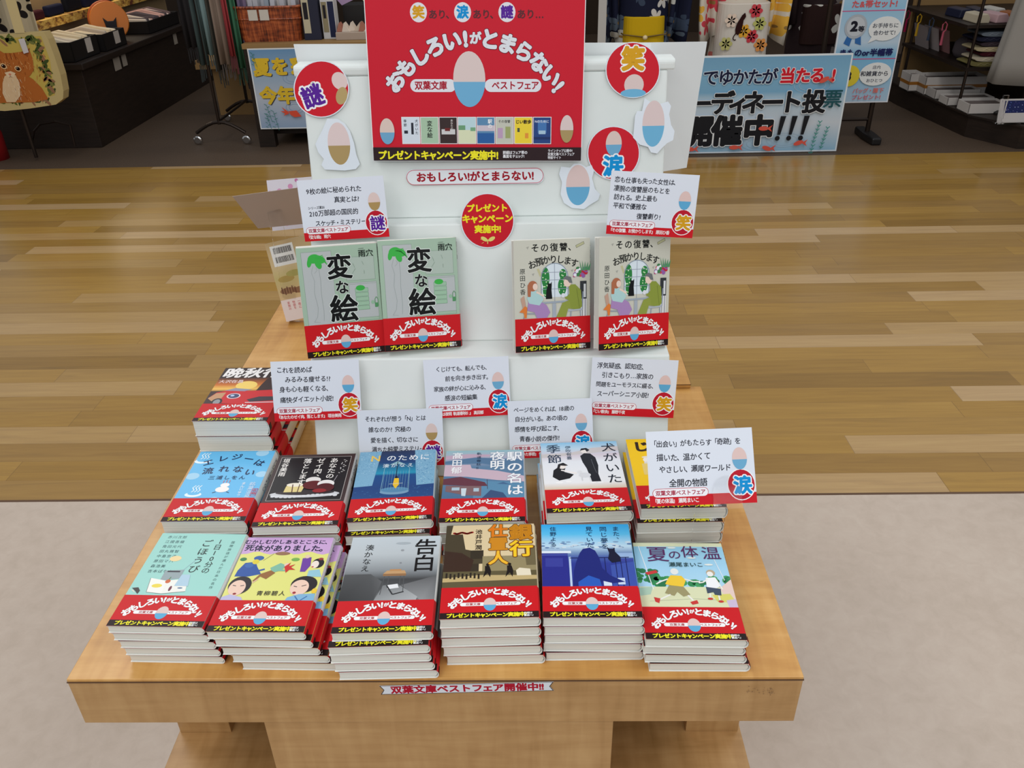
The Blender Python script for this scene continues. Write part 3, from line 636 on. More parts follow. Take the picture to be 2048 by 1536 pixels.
def a_muka(S):
    PU, YG = (204, 166, 214), (226, 226, 128)
    S.rect(0, 0, W, H, YG); S.poly([(0, 0), (105, 0), (105, 30)] + [(105 - k * 7, 27 + 2.6 * math.sin(k * 1.4)) for k in range(16)], PU)
    S.text('むかしむかしあるところに、', 51, 8, 8.2, (20, 16, 60), .03, align='c', jit=.06); S.text('死体がありました。', 52, 19, 11.4, (20, 16, 60), .03, align='c', jit=.06)
    S.ell(50, 28, 9, 3, (150, 110, 80)); S.ell(68, 38, 5, 3, (120, 176, 80)); S.poly([(5, 56), (10, 44), (22, 42), (26, 50), (34, 62), (20, 66), (4, 66)], (40, 84, 160)); S.ell(24, 36, 6, 4, (50, 96, 166)); S.ell(22, 42, 4, 4, (226, 206, 60)); S.line([(26, 58), (36, 54)], 2.6, (40, 84, 160)); S.line([(30, 40), (40, 28)], .5, (60, 60, 60)); S.ell(16, 48, 5, 4, (56, 104, 174)); S.ell(6, 38, 4, 3, (60, 130, 80))
    S.poly([(76, 36), (86, 34), (88, 48), (84, 58), (78, 58)], (110, 60, 160)); S.ell(81, 33, 3, 3, (230, 200, 180)); S.ell(96, 44, 7, 8, (30, 26, 34)); S.ell(93, 46, 4.4, 6, (240, 226, 216)); S.ell(91, 50, 1.4, 1, (200, 60, 60)); S.ell(98, 37, 3, 2, (150, 50, 60)); S.poly([(88, 56), (100, 54), (105, 66), (88, 66)], (150, 200, 216))
    S.poly([(42, 52), (52, 44), (60, 48), (56, 56), (46, 60)], (128, 186, 160)); S.line([(50, 56), (64, 56)], 2.4, (128, 186, 160)); S.poly([(44, 56), (50, 60), (42, 70), (34, 66), (30, 74), (27, 73), (33, 62)], (150, 100, 50)); S.ell(60, 47, 3, 3, (236, 206, 184)); S.line([(33, 70), (28, 76)], 1.6, (226, 190, 160))
    S.poly([(58, 50), (64, 43), (63, 49), (70, 46), (66, 51), (72, 55), (65, 55), (62, 60), (60, 55)], (206, 40, 36))
    S.ell(15, 80, 13, 14, (32, 26, 32), clip=(0, 0, W, H)); S.ell(13, 84, 9.5, 12, (238, 204, 184), clip=(0, 0, W, H)); S.ell(13, 93, 2, 1.6, (150, 40, 50)); S.line([(7, 80), (11, 81)], 1, (40, 30, 40)); S.line([(16, 81), (20, 80)], 1, (40, 30, 40)); S.poly([(0, 98), (8, 94), (22, 98), (26, 104), (0, 104)], (190, 186, 220))
    S.ell(88, 78, 15, 13, (32, 26, 32)); S.ell(84, 83, 10.5, 12, (240, 206, 186)); S.ell(80, 91, 2, 1.8, (160, 40, 50)); S.line([(77, 81), (81, 82)], 1, (40, 30, 40)); S.line([(86, 81), (91, 79)], 1, (40, 30, 40)); S.poly([(74, 98), (86, 93), (104, 92), (105, 104), (72, 104)], (130, 180, 214)); S.line([(82, 96), (88, 104), (96, 96)], 1.4, (60, 110, 170)); S.ell(102, 88, 3, 4, (240, 200, 60))
    S.text('青柳碧人', 54, 92, 7.6, (36, 30, 30), .008, align='c', gap=.8)
def a_koku(S):
    S.grad(0, 0, W, H, [(0, (196, 206, 212)), (.2, (188, 196, 200)), (.38, (140, 146, 150)), (.48, (66, 68, 70)), (.6, (84, 86, 88)), (.72, (120, 124, 126)), (1, (130, 134, 136))])
    S.poly([(0, 62), (30, 62), (44, 74), (38, 104), (0, 104)], [(80, 82, 84), (84, 86, 88), (96, 98, 100), (70, 72, 74), (50, 51, 53)]); S.poly([(105, 66), (105, 104), (90, 104), (66, 80)], [(96, 98, 100), (126, 129, 131), (146, 149, 151), (112, 114, 116)]); S.poly([(38, 104), (46, 80), (62, 78), (86, 98), (84, 104)], [(150, 154, 156), (120, 123, 125), (130, 133, 135), (172, 176, 178), (176, 180, 182)])
    S.poly([(44, 62), (48, 57), (68, 57), (70, 62)], (196, 156, 110)); S.rect(44, 62, 26, 3.6, (150, 112, 76)); S.rect(51, 55, 13, 2.6, (190, 140, 90))
    for p in ([(46, 66), (44, 94)], [(68, 66), (69, 90)], [(51, 66), (51, 84)], [(64, 66), (64, 82)]): S.line(p, .9, (84, 86, 88))
    S.poly([(52, 86), (50, 80), (62, 78), (64, 84)], (232, 234, 236)); S.line([(50, 80), (58, 94), (70, 90)], 1.6, (50, 52, 54)); S.ell(62, 12, 9, 2, (170, 180, 186)); S.ell(62, 24, 2, 1.6, (150, 156, 160)); S.ell(62, 45, 1.4, 1, (130, 134, 138))
    S.vtext('告白', 89, 6, 28, (14, 14, 16), .012, step=27); S.vtext('湊かなえ', 23, 13, 10.5, (30, 32, 34), .004, step=11.5, lean=-.03)
def a_gin(S):
    C, D = (222, 202, 160), (72, 64, 46)
    S.rect(0, 0, W, H, C); S.poly([(0, 0), (8, 0), (6, 16), (20, 16), (24, 42), (44, 48), (44, 66), (0, 68)], D); S.rect(30, 44, 15, 14, (54, 48, 36)); S.rect(44, 54, 61, 28, (150, 138, 100)); S.poly([(92, 40), (105, 38), (105, 70), (94, 70)], (110, 100, 70)); S.rect(0, 66, 40, 12, (58, 50, 38)); S.poly([(0, 44), (20, 48), (34, 60), (30, 80), (0, 82)], (60, 42, 32))
    S.rect(0, 78, W, 28, (96, 88, 60)); S.poly([(0, 88), (40, 84), (105, 86), (105, 92), (0, 94)], (196, 174, 122)); S.poly([(82, 78), (86, 74), (98, 76), (99, 86), (83, 86)], (232, 222, 196))
    for k in range(9): S.rect(3 + k * 4.5, 80 + (k % 3), 2.2, 8, (44, 38, 30), up=(k == 0))
    for x in (49, 74): S.ell(x + 1, 68, 1.8, 2.2, (26, 22, 20)); S.poly([(x - 2, 70), (x + 3, 70), (x + 5, 78), (x + 4, 88), (x + 1, 81), (x - 4, 88), (x - 2, 78)], (26, 22, 20))
    for k in range(12): S.ell(10 + k * 1.9, 14 + math.sin(k), 2, 1.6, (150, 30, 26), n=8, up=(k == 0))
    for t, x, y, z, st in (('銀行', 89, 1, 28, 28), ('仕置人', 62, 0, 23, 23)): S.vtext(t, x, y, z, (208, 138, 30), .045, step=st, out=.028, ocol=(74, 34, 12))
    S._up(); S.ch('行', 89, 43, 28, (246, 206, 40), .02); S._up(); S.ch('人', 62, 57.5, 23, (244, 190, 50), .02); S._up(); S.ch('仕', 62, 11.5, 23, (226, 120, 24), .015); S._up(); S.ch('銀', 89, 15, 28, (196, 128, 20), .012)
    S.vtext('池井戸潤', 39, 8, 8.6, (40, 30, 20), .012, step=9)
def a_mata(S):
    S.grad(0, 0, W, H, [(0, (40, 166, 232)), (.12, (90, 190, 236)), (.26, (190, 220, 238)), (.33, (120, 150, 190)), (.38, (70, 96, 168)), (.45, (44, 60, 150)), (1, (36, 44, 140))]); rr = random.Random(8)
    for k in range(70): S.ell(rr.uniform(0, W), rr.uniform(31, 42), rr.uniform(1.4, 4), rr.uniform(.6, 1.6), rr.choice([(170, 196, 216), (120, 150, 186), (206, 222, 232), (90, 124, 170)]), n=7, up=(k % 12 == 0), clip=(0, 0, W, H))
    S.rect(0, 46, 34, 4, (222, 234, 244)); S.rect(0, 50, 30, 54, (40, 46, 140)); S.rect(0, 52, 30, 1.4, (80, 96, 180)); S.rect(4, 58, 20, 14, (56, 64, 156)); S.rect(31, 56, 2.4, 50, (190, 210, 236)); S.rect(80, 50, 25, 8, (150, 180, 220)); S.rect(78, 60, 27, 3, (60, 72, 160))
    S.poly([(78, 70), (105, 64), (105, 104), (78, 104)], (60, 84, 170)); S.line([(32, 58), (100, 57)], 1.2, (24, 30, 90))
    for x in (72, 84, 90, 96): S.line([(x, 57), (x, 104)], 1, (26, 34, 96))
    S.rect(68, 88, 9, 14, (214, 228, 244)); S.rect(84, 90, 8, 10, (200, 216, 240))
    S.poly([(34, 104), (36, 78), (40, 62), (44, 50), (48, 43), (56, 41), (62, 46), (66, 58), (68, 74), (76, 86), (92, 96), (78, 98), (66, 94), (66, 104)], (28, 40, 120)); S.poly([(40, 96), (52, 86), (64, 92), (66, 104), (40, 104)], (40, 92, 190))
    S.poly([(76, 60), (78, 50), (76, 40), (79, 43), (83, 43), (85, 41), (85, 48), (90, 56), (90, 64), (80, 66)], (18, 22, 50))
    K = (24, 60, 100); S.vtext('また、', 89, 4, 8.5, K, .008, step=9); S.vtext('同じ夢を', 74, 4, 9, K, .008, step=10); S.vtext('見ていた', 57, 4, 8.8, K, .008, step=9.4); S.vtext('住野よる', 14, 4, 8, K, .008, step=9)
def a_natsu(S):
    S.grad(0, 0, W, H, [(0, (216, 222, 186)), (.04, (216, 222, 186)), (.045, (150, 206, 232)), (.3, (164, 212, 238)), (.5, (176, 218, 240)), (.52, (214, 222, 180)), (1, (222, 226, 188))]); rr = random.Random(4)
    for cx, cy, w_, h_ in ((8, 52, 16, 18), (30, 62, 22, 12), (56, 66, 20, 7), (96, 62, 14, 9)):
        for k in range(16): S.ell(cx + rr.uniform(-.8, .8) * w_, cy + rr.uniform(-.6, .8) * h_ * .8, rr.uniform(3, 6), rr.uniform(2.6, 5), rr.choice([(52, 140, 84), (70, 160, 98), (44, 120, 78)]), n=9, up=(k % 5 == 0), clip=(0, 20, W, 75))
    S.rect(0, 72, W, 32, (220, 224, 184)); S.poly([(90, 74), (105, 60), (105, 90), (96, 92)], (232, 206, 196)); S.poly([(80, 84), (100, 82), (105, 96), (84, 94)], (220, 214, 110)); S.poly([(0, 74), (16, 72), (12, 84), (0, 86)], (176, 206, 184)); S.poly([(94, 92), (105, 90), (105, 104), (96, 104)], (206, 190, 216)); S.line([(6, 6), (16, 76)], .9, (240, 244, 246)); S.line([(88, 6), (98, 62)], .7, (240, 244, 246)); S.line([(10, 94), (60, 90), (90, 92)], .5, (170, 180, 150)); S.poly([(9, 50), (22, 46), (24, 50), (12, 54)], (206, 60, 60))
    S.ell(43, 48, 4.6, 5, (232, 236, 232)); S.poly([(34, 60), (38, 54), (50, 55), (54, 62), (50, 72), (36, 70), (30, 68)], (244, 204, 60)); S.line([(34, 60), (26, 64), (20, 68)], 1.8, (240, 240, 230)); S.line([(53, 60), (62, 64), (70, 64)], 1.8, (240, 240, 230)); S.poly([(34, 70), (50, 72), (56, 84), (48, 87), (42, 80), (38, 86), (28, 82)], (160, 152, 108)); S.line([(34, 84), (24, 90), (20, 92)], 2, (240, 240, 230)); S.line([(53, 85), (58, 93)], 2, (240, 240, 230)); S.poly([(15, 88), (22, 90), (20, 97), (16, 95)], (204, 60, 56)); S.poly([(54, 95), (62, 92), (63, 97), (56, 99)], (204, 60, 56))
    S.ell(84, 50, 5, 5, (190, 170, 140)); S.ell(83, 52, 3.6, 4, (240, 240, 236)); S.poly([(77, 58), (88, 57), (92, 70), (84, 76), (76, 72)], (244, 246, 248)); S.line([(79, 60), (73, 65), (68, 66)], 1.8, (240, 240, 230)); S.line([(89, 62), (93, 76)], 1.6, (240, 240, 230)); S.poly([(75, 72), (91, 75), (90, 85), (83, 84), (82, 80), (75, 82)], (66, 80, 100)); S.line([(78, 82), (77, 88)], 1.8, (240, 240, 230)); S.line([(87, 85), (87, 92)], 1.8, (240, 240, 230)); S.ell(77, 90, 3, 1.6, (204, 60, 56)); S.ell(88, 94, 3, 1.6, (204, 60, 56))
    for x, y in ((45, 9), (66, 26), (84, 37)): S.ell(x, y, 5, 1.4, (232, 238, 232)); 
    for c, x, y, z in (('夏', 27, 20, 27), ('の', 47, 21, 16), ('体', 65, 16, 21), ('温', 90, 18, 23)): S._up(); S.ch(c, x, y, z, (92, 44, 96), .004)
    S.text('瀬尾まいこ', 58, 37, 8, (40, 70, 70), .012, align='c')

# ------------------------------------------------------------------ stacks of paperbacks
K_ = 0.985
ORD = ['topmost', 'second from the top', 'third from the top', 'fourth from the top', 'lowest']
def stack(key, art, n, ztop, px, rot, look, place, offs=None, spine=(238, 238, 236), st='', sc=(60, 60, 60), fy=0.0):
    """px = picture corner of the top cover nearest the camera on the left; offs = shift of each lower book in mm"""
    bm = book_mesh(key, art, (ztop / n) / K_ - 0.0012, spine, st, sc)
    step = ztop / n; rr = random.Random(key); c, s = math.cos(rad(rot)), math.sin(rad(rot))
    p = on_z(px[0], px[1], T + ztop)
    hx, hy = W / 2000 * K_, H / 2000 * K_
    cx, cy = p.x + hx * c - hy * s, p.y + fy + hx * s + hy * c
    first = None
    for i in range(n):
        lab = '%s paperback, %s of %s' % (look, ORD[i] if i < n - 1 else 'lowest', place)
        b = new_book(bm, lab, 'paperbacks ' + place.replace('its', 'one')) if first is None else dup(first)
        first = first or b; b['label'] = lab; b['group'] = look + ' paperbacks of one stack'
        dx, dy = (offs[i] if offs else (rr.uniform(-1.5, 1.5) if i else 0, rr.uniform(-2, 0) if i else 0))
        b.location = (cx + dx / 1000, cy + dy / 1000, T + ztop - step * (i + 1) + 0.0003)
        b.rotation_euler = (0, 0, rad(rot + (rr.uniform(-.7, .7) if i else 0))); b.scale = (K_, K_, K_)
    return bm

stack('ichi', a_ichi, 5, 0.053, (212, 1251.2), -1.8, 'mint green', 'the front left corner stack', [(0, 0), (3, -.4), (7, -.8), (10, -1.2), (13, -1.6)])
stack('muka', a_muka, 5, 0.0535, (411, 1263.4), -0.9, 'purple and yellow', 'its fanned front row stack', [(0, 0), (7, -.8), (12, -1.6), (21, -2.4), (30, -3.2)], spine=(214, 206, 220), st='むかしむかしあるところに')
stack('koku', a_koku, 5, 0.060, (661.3, 1266.9), 1.3, 'grey school desk cover', 'its front row stack', [(0, 0), (-4, -7), (-3, -7.2), (0, -7.6), (3, -8)], spine=(236, 238, 238), st='告白')
stack('gin', a_gin, 5, 0.066, (878.5, 1238.8), 1.6, 'tan and gold lettered', 'its front row stack', [(0, 0), (1, -.6), (0, -1), (2, -1.6), (5, -2)], spine=(222, 206, 170), st='銀行仕置人')
stack('mata', a_mata, 5, 0.062, (1086.2, 1235), -0.2, 'blue skyline cover', 'its front row stack', [(0, 0), (1, -.3), (1.5, -.6), (1, -.8), (2, -1.2)], spine=(120, 190, 226), st='また、同じ夢を見ていた')
stack('natsu', a_natsu, 4, 0.046, (1292.4, 1278.3), -1.1, 'two running children cover', 'the front right corner stack', [(0, 0), (-1, 1), (1, 0), (5, -1)], spine=(206, 220, 200), st='夏の体温')
stack('elegy', a_elegy, 3, 0.060, (320.5, 1043), 0.1, 'sky blue steam patterned', 'its middle row stack', spine=(226, 232, 232), st='エレジーは流れない', sc=(40, 60, 100))
stack('zei', a_zei, 5, 0.064, (502, 1054), 1.4, 'dark brown cake cover', 'its middle row stack', spine=(200, 196, 190), st='あなたのゼイ肉')
stack('enu', a_n, 4, 0.056, (693, 1045), 3.2, 'blue birdcage cover', 'its middle row stack', [(0, 0), (-2, -9), (0, -4), (1, -5)], spine=(206, 222, 232), st='Nのために')
stack('eki', a_eki, 4, 0.066, (877.2, 1045), 1.0, 'blue station house cover', 'its middle row stack', [(0, 0), (-1, -.5), (2, -.8), (0, -1)], spine=(222, 228, 234), st='駅の名は夜明')
stack('inu', a_inu, 4, 0.066, (1094, 1026), 2.2, 'pale man in black coat cover', 'its middle row stack', [(0, 0), (-2, -1), (-4, 0), (-5, -2)], spine=(240, 240, 242), st='犬がいた季節')
stack('jii', a_jii, 4, 0.068, (1282.6, 1017), 1.3, 'bright yellow', 'its stack under the tilted card', [(0, 0), (-4, -6), (-4, -5), (-5, -6)], spine=(244, 214, 60), st='じい散歩')
stack('ban', a_banshu, 4, 0.098, (383.2, 842), -0.3, 'dark red sports car cover', 'the thick rear left stack', [(0, 0), (1, -1), (6, 3), (8, 5)], spine=(222, 206, 178), st='晩秋行', sc=(90, 30, 20))

def leaning(bm, pz, label, first, back_label):
    """one book leaning on the middle step with a second copy right behind it"""
    out = []
    for k, lb in ((0, label),):
        b = first if (first and not first.get('_used')) else (dup(first) if first else None)
        b['label'] = lb
        M = pose(*pz) @ Matrix.Translation((0, 0, -bm['t'] - k * (bm['t'] + 0.0004)))
        lo = min((M @ Vector((x, y, z))).z for x in (-.0525, .0525) for y in (-.0743, .0743) for z in (0, bm['t']))
        b.matrix_world = Matrix.Translation((0, 0, T + 0.1605 - lo)) @ M
        b['_used'] = 1; out.append(b)
    return out
bh = book_mesh('hen', a_hen, 0.0165, (186, 206, 190), '変な絵', (20, 30, 24)); bs = book_mesh('sono', a_sono, 0.0145, (226, 226, 216), 'その復讐、お預かりします')
f = new_book(bh, 'x', 'green paperbacks leaning on the white stand')
leaning(bh, (0.2429, 0.4155, 0.2331, 0.2388, 1.3609, -0.0334), 'green sketch cover paperback leaning on the stand, leftmost of the leaning row', f, 'green paperback hidden behind the leftmost leaning book')
leaning(bh, (0.3456, 0.4330, 0.2234, 0.203, 1.2700, -0.0388), 'green sketch cover paperback leaning on the stand, right beside its twin', f, 'green paperback hidden behind the second leaning book from the left')
f = new_book(bs, 'x', 'cream paperbacks leaning on the white stand')
leaning(bs, (0.5235, 0.4227, 0.2339, 0.2326, 1.2846, -0.0618), 'cream cafe scene paperback leaning on the stand, left one of the two', f, 'cream paperback hidden behind the left cafe scene book')
leaning(bs, (0.6323, 0.4240, 0.2338, 0.3634, 1.2849, -0.1097), 'cream cafe scene paperback leaning at the right end of the stand', f, 'cream paperback hidden behind the rightmost leaning book')
for o in COL.objects:
    if '_used' in o: del o['_used']

# ------------------------------------------------------------------ hand-lettered cards
BLOBS = {'笑': ((226, 198, 192), (96, 172, 214), GOLD), '涙': ((226, 198, 192), (110, 172, 208), CYAN), '謎': ((226, 204, 198), (176, 146, 92), VIOLET)}
def card(px, badge, lines, foot, label, k=1.0, rb=0):
    S = Sheet(114.5, 81, 0.02); S.rect(0, 0, 114.5, 81, (224, 230, 240))
    for t, x, y, z in lines: z *= .95; S.text(t, x, y, z, (30, 32, 46), 0.016, gap=-z * .03, slant=.06, jit=.05, sx=.93)
    S.rect(0, 69.5, 114.5, 11.5, (206, 20, 34)); S.pill(4, 62.8, 59, 8.8, (244, 244, 248), CRIM, .5)
    S.text('双葉文庫ベストフェア', 33.5, 67.2, 5.9, (170, 20, 60), .026, align='c', sx=.93); S.text(foot, 4, 75.6, 5.6, (246, 240, 240), .022, sx=.86, gap=-.35)
    up, lo, c = BLOBS[badge]
    S.ell(99, 61, 15.2, 17, WHITE, clip=(0, 0, 114, 78)); S.ell(99, 61, 14.2, 16, (190, 20, 44), clip=(0, 0, 114, 78))
    blob(S, 99, 33, 22, 26, lo, up)
    S._up(); S.ch(badge, 100.5, 62, 20, WHITE, .11); S._up(); S.ch(badge, 100.5, 62, 20, c, .045 if badge != '謎' else .03)
    x, y, z, rz, rx, rl = px; M = pose(x, y, z, rz, rx, rl)
    M.translation = CAM + (M.translation - CAM) * k
    return flat_print('message_card', S, label, 'card', M, k, thick=0.0005, group='handwritten message cards of the book fair')
card((0.2443, 0.4859, 0.3418, 0.0396, 1.3895, 0.0306), '謎', [('9枚の絵に秘められた', 10, 15, 9), ('真実とは?', 46, 28, 9), ('シリーズ累計', 10, 37, 4.4), ('210万部超の国民的', 10, 44.5, 9), ('スケッチ・ミステリー!', 17, 58, 8.4)], '『変な絵』 雨穴', 'handwritten card on the left of the stand beside the blank tilted paper', .985)
card((0.6529, 0.4641, 0.348, 0.0392, 1.3643, -0.0801), '笑', [('恋も仕事も失った女性は、', 5, 11, 8.4), ('凄腕の復讐屋のもとを', 5, 22, 8.6), ('訪れる。史上最も', 6, 33, 8.6), ('平和で優雅な', 6, 44, 8.6), ('復讐劇り!', 38, 56, 8.6)], '『その復讐、お預かりします』 原田ひ香', 'handwritten card standing above the two cream cafe scene books', .985)
card((0.2078, 0.3532, 0.1388, 0.1153, 1.2454, -0.037), '笑', [('これを読めば', 7, 12, 9), ('みるみる痩せる!?', 17, 25, 9), ('身も心も軽くなる、', 9, 38, 9), ('痛快ダイエット小説!', 9, 52, 9)], '『あなたのゼイ肉、落とします』 垣谷美雨', 'handwritten card under the green books, beside the car cover stack', 1.012)
card((0.4064, 0.3733, 0.1284, 0.044, 1.2319, 0.0153), '涙', [('くじけても、転んでも、', 16, 14, 8), ('前を向き歩き出す。', 28, 27, 8.2), ('家族の絆が心に沁みる、', 12, 41, 8), ('感涙の短編集', 26, 54, 8.6)], '『駅の名は夜明 軌道春秋Ⅱ』 髙田郁', 'handwritten card in the middle of the lower white step', 1.005)
card((0.315, 0.3436, 0.0677, 0.06, 1.2809, -0.0147), '謎', [('それぞれが想う「N」とは', 10, 13, 8.4), ('誰なのか? 究極の', 14, 28, 8.6), ('愛を描く、切なさに', 16, 43, 8.6), ('満ちた純愛ミステリー', 17, 56, 8.4)], '『Nのために』 湊かなえ', 'handwritten card rising behind the blue birdcage cover stack', 1.008)
card((0.5184, 0.3557, 0.0723, -0.04, 1.2383, 0.0519), '涙', [('ページをめくれば、18歳の', 8, 13, 8.2), ('自分がいる。あの頃の', 9, 26, 8.6), ('感情を呼び起こす、', 8, 40, 8.6), ('青春小説の傑作!', 14, 54, 8.8)], '『犬がいた季節』 伊吹有喜', 'handwritten card rising behind the man in black coat cover stack', 1.0)
card((0.6295, 0.3723, 0.1256, -0.0093, 1.3276, -0.0486), '笑', [('浮気疑惑、認知症、', 7, 11, 9), ('引きこもり…家族の', 14, 24, 9), ('問題をユーモラスに綴る、', 7, 37, 8), ('スーパーシニア小説!', 9, 50, 8.8)], '『じい散歩』 藤野千夜', 'handwritten card at the right end of the lower white step', 1.005)
card((0.6751, 0.1446, 0.162, -0.0373, 0.9185, 0.0551), '涙', [('「出会い」がもたらす「奇跡」を', 5, 14, 8), ('描いた、温かくて', 10, 29, 8.8), ('やさしい、瀬尾ワールド', 12, 42, 8.4), ('全開の物語', 22, 57, 9.6)], '『夏の体温』 瀬尾まいこ', 'handwritten card tilted back in a clear holder, over the yellow books')
# clear holder of the tilted card, standing between the two rows of stacks
t = thing('card_holder', 'clear plastic card holder standing between the two right hand stacks', 'card holder', (0.70, 0.176, T))
M_ = pose(0.6751, 0.1446, 0.162, -0.0373, 0.9185, 0.0551)
mb = MB().box(-0.018, 0.018, -0.0008, 0.0008, 0.0, 0.118); mb.build('stem', M_CLEAR, t)
mb = MB().box(-0.02, 0.02, -0.012, 0.010, 0.0, 0.0012); mb.build('foot', M_CLEAR, t)
mb = MB(); P = [(0.0155 * math.cos(rad(a)), 0.0155 * math.sin(rad(a))) for a in range(0, 181, 12)] + [(-0.0155, -0.02), (0.0155, -0.02)]
mb.prism([(x, y) for x, y in P], 0.0012, 0.0019, 'z'); o = mb.build('clip', M_CLEAR, t)
o.matrix_world = M_ @ Matrix.Translation((0.026, -0.026, 0))
M2 = t.matrix_basis.inverted(); bpy.context.view_layer.update()
o.matrix_basis = M2 @ (M_ @ Matrix.Translation((0.026, -0.026, 0)))

# ------------------------------------------------------------------ poster and stickers on the stand
NU = Vector((0, -0.985, 0.172)).normalized()                        # face of the upper step
PU0 = (0.43, 0.5265, T + 0.40)
M_, w, h = quad_on([(730, 0), (1170.6, 0), (1164.5, 322), (744.3, 323)], (0.43, 0.5175, T + 0.40), NU)
PW = 280.0; sc = w * 1000 / PW; PH = h * 1000 / sc; EX = 14.0
S = Sheet(PW, PH + EX, 0.02)
def pz(X, Y): xl, xr = -2 + 67 * Y / 1470, 2005 - 30 * Y / 1470; return ((X - xl) / (xr - xl) * PW, EX + Y / 1470 * PH)
S.rect(0, 0, PW, PH + EX, (238, 238, 238)); S.rect(1, 1, PW - 2, PH + EX - 2, (204, 24, 46))
for X, c, col in ((492, '笑', GOLD), (892, '涙', CYAN), (1293, '謎', VIOLET)):
    x, y = pz(X, 105); S.ell(x, y, 10.8, 11.6, (228, 228, 232)); S._up(); S.ch(c, x, y, 15.5, col, .05)
    S.text('あり、' if c != '謎' else 'あり…', x + 12.5, y + 2.5, 11.5, (92, 40, 46), .03)
x, y = pz(1010, 1212); S.arc('おもしろい!がとまらない!', x, y, 125, -61.5, 62.5, 25, (226, 230, 236), .058, .03, (110, 14, 40), small='が', ry=118, smallk=.6)
for a, b, tx in ((410, 830, '双葉文庫'), (1090, 1605, 'ベストフェア')):
    x0, y0 = pz(a, 697); x1, y1 = pz(b, 815); S.pill(x0, y0, x1 - x0, y1 - y0, (228, 230, 236)); S.text(tx, (x0 + x1) / 2 - (3 if a < 500 else -3), (y0 + y1) / 2, 11.2, (170, 18, 44), .03, align='c', sx=.95)
x, y = pz(950, 700); blob(S, x, y, 58, 74, (112, 176, 214), (222, 204, 200))
def thumb(i, bg, *shapes):
    x0, y0 = pz(332 + 172 * i, 1052); w_, h_ = 22.6, PH * 245 / 1470; S.rect(x0 - .8, y0 - .8, w_ + 1.6, h_ + 1.6, (236, 236, 236)); S.rect(x0, y0, w_, h_, bg)
    for (a, b, c, d, col) in shapes: S.rect(x0 + a * w_, y0 + b * h_, c * w_, d * h_, col)
    return x0, y0
DK = (40, 44, 56)
x, y = thumb(0, (214, 224, 234), (.52, .2, .14, .45, DK), (.1, .5, .22, .12, DK)); S.vtext('犬がいた', x + 19, y + 2, 4.2, DK, .01, step=5); S.vtext('季節', x + 4, y + 2, 4.2, DK, .01, step=5)
x, y = thumb(1, (170, 198, 170)); S.vtext('変な絵', x + 11.5, y + 4, 7.4, (30, 40, 34), .02)
x, y = thumb(2, (58, 44, 44), (.1, .45, .8, .2, (206, 206, 206)), (.3, .4, .3, .12, (110, 40, 40))); S.vtext('あなたの', x + 16, y + 2, 3.4, (220, 214, 210), .01)
x, y = thumb(3, (190, 218, 224), (0, .3, .4, .2, (110, 160, 120)), (0, .48, 1, .52, (220, 226, 190)), (.7, .38, .3, .14, (120, 170, 130)))
x, y = thumb(4, (94, 140, 178), (0, .3, 1, .22, (208, 196, 206)), (0, .6, 1, .4, (44, 96, 160))); S.vtext('駅の', x + 17, y + 2, 6, WHITE, .02)
x, y = thumb(5, (198, 200, 186), (.1, .4, .3, .4, (190, 160, 190)), (.55, .35, .3, .45, (160, 170, 110))); S.text('その復讐', x + 11, y + 5, 4, (60, 60, 60), .01, align='c')
x, y = thumb(6, (240, 214, 60), (.15, .4, .14, .16, (80, 90, 60)), (.6, .6, .2, .2, (230, 150, 60))); S.text('じい散歩', x + 11.3, y + 5.5, 5.2, (50, 40, 20), .04, align='c')
x, y = thumb(7, (40, 70, 130), (.25, .1, .5, .5, (70, 120, 180)), (.3, .5, .4, .14, (170, 200, 220)), (0, .75, 1, .1, (30, 50, 100))); S.text('Nのために', x + 11, y + 5, 4, (220, 226, 236), .02, align='c')
x, y = pz(197, 1182); blob(S, x, y, 27, 36, (112, 168, 204), (222, 200, 190)); x, y = pz(1838, 1160); blob(S, x, y, 24, 38, (172, 150, 100), (222, 204, 200))
x0, y0 = pz(64, 1335); S.rect(1, y0, PW - 2, PH + EX - 1 - y0, (44, 26, 30))
x, y = pz(112, 1412); S.text('プレゼントキャンペーン実施中!', x, y, 12.2, YEL, .045, gap=-.5, sx=.98)
for i, tx in enumerate(('詳細はフェア帯の', '裏面をチェック!')): x, y = pz(1255, 1385 + i * 36); S.text(tx, x, y, 4.7, (230, 230, 234), .03, sx=.9)
for i, tx in enumerate(('ラインナップ公開中!', '双葉文庫ベストフェア', '特設サイト')): x, y = pz(1665, 1368 + i * 33); S.text(tx, x, y, 4.3, (226, 226, 230), .025, sx=.85)
o = flat_print('poster', S, 'large red poster with white arched lettering on the white stand', 'poster', M_ @ Matrix.Translation((0, EX / 2000 * sc, 0)), sc, M_POSTER, 0.0008)

def px_outline(pts, p0, n, name, draw, label, group=None, step=0.02, thick=0.0006):
    """a die-cut piece whose outline is a list of picture points on the face of the stand"""
    P = [on_plane(x, y, p0, n) for x, y in pts]
    c = sum(P, Vector()) / len(P); ex = Vector((1, 0, 0)); F = frame_of(c, ex, n); I = F.inverted()
    L = [(I @ q) for q in P]; w_ = max(q.x for q in L) - min(q.x for q in L)
    x0, x1, y0, y1 = min(q.x for q in L), max(q.x for q in L), min(q.y for q in L), max(q.y for q in L)
    S = Sheet((x1 - x0) * 1000, (y1 - y0) * 1000, step)
    out = [((q.x - x0) * 1000, (y1 - q.y) * 1000) for q in L]
    S.poly(out, (226, 234, 242)); draw(S, S.w, S.h, out)
    return flat_print(name, S, label, 'sticker', F @ Matrix.Translation(((x0 + x1) / 2, (y0 + y1) / 2, thick + 0.0002)), 1.0, M_POSTER, thick, group, outline=out)
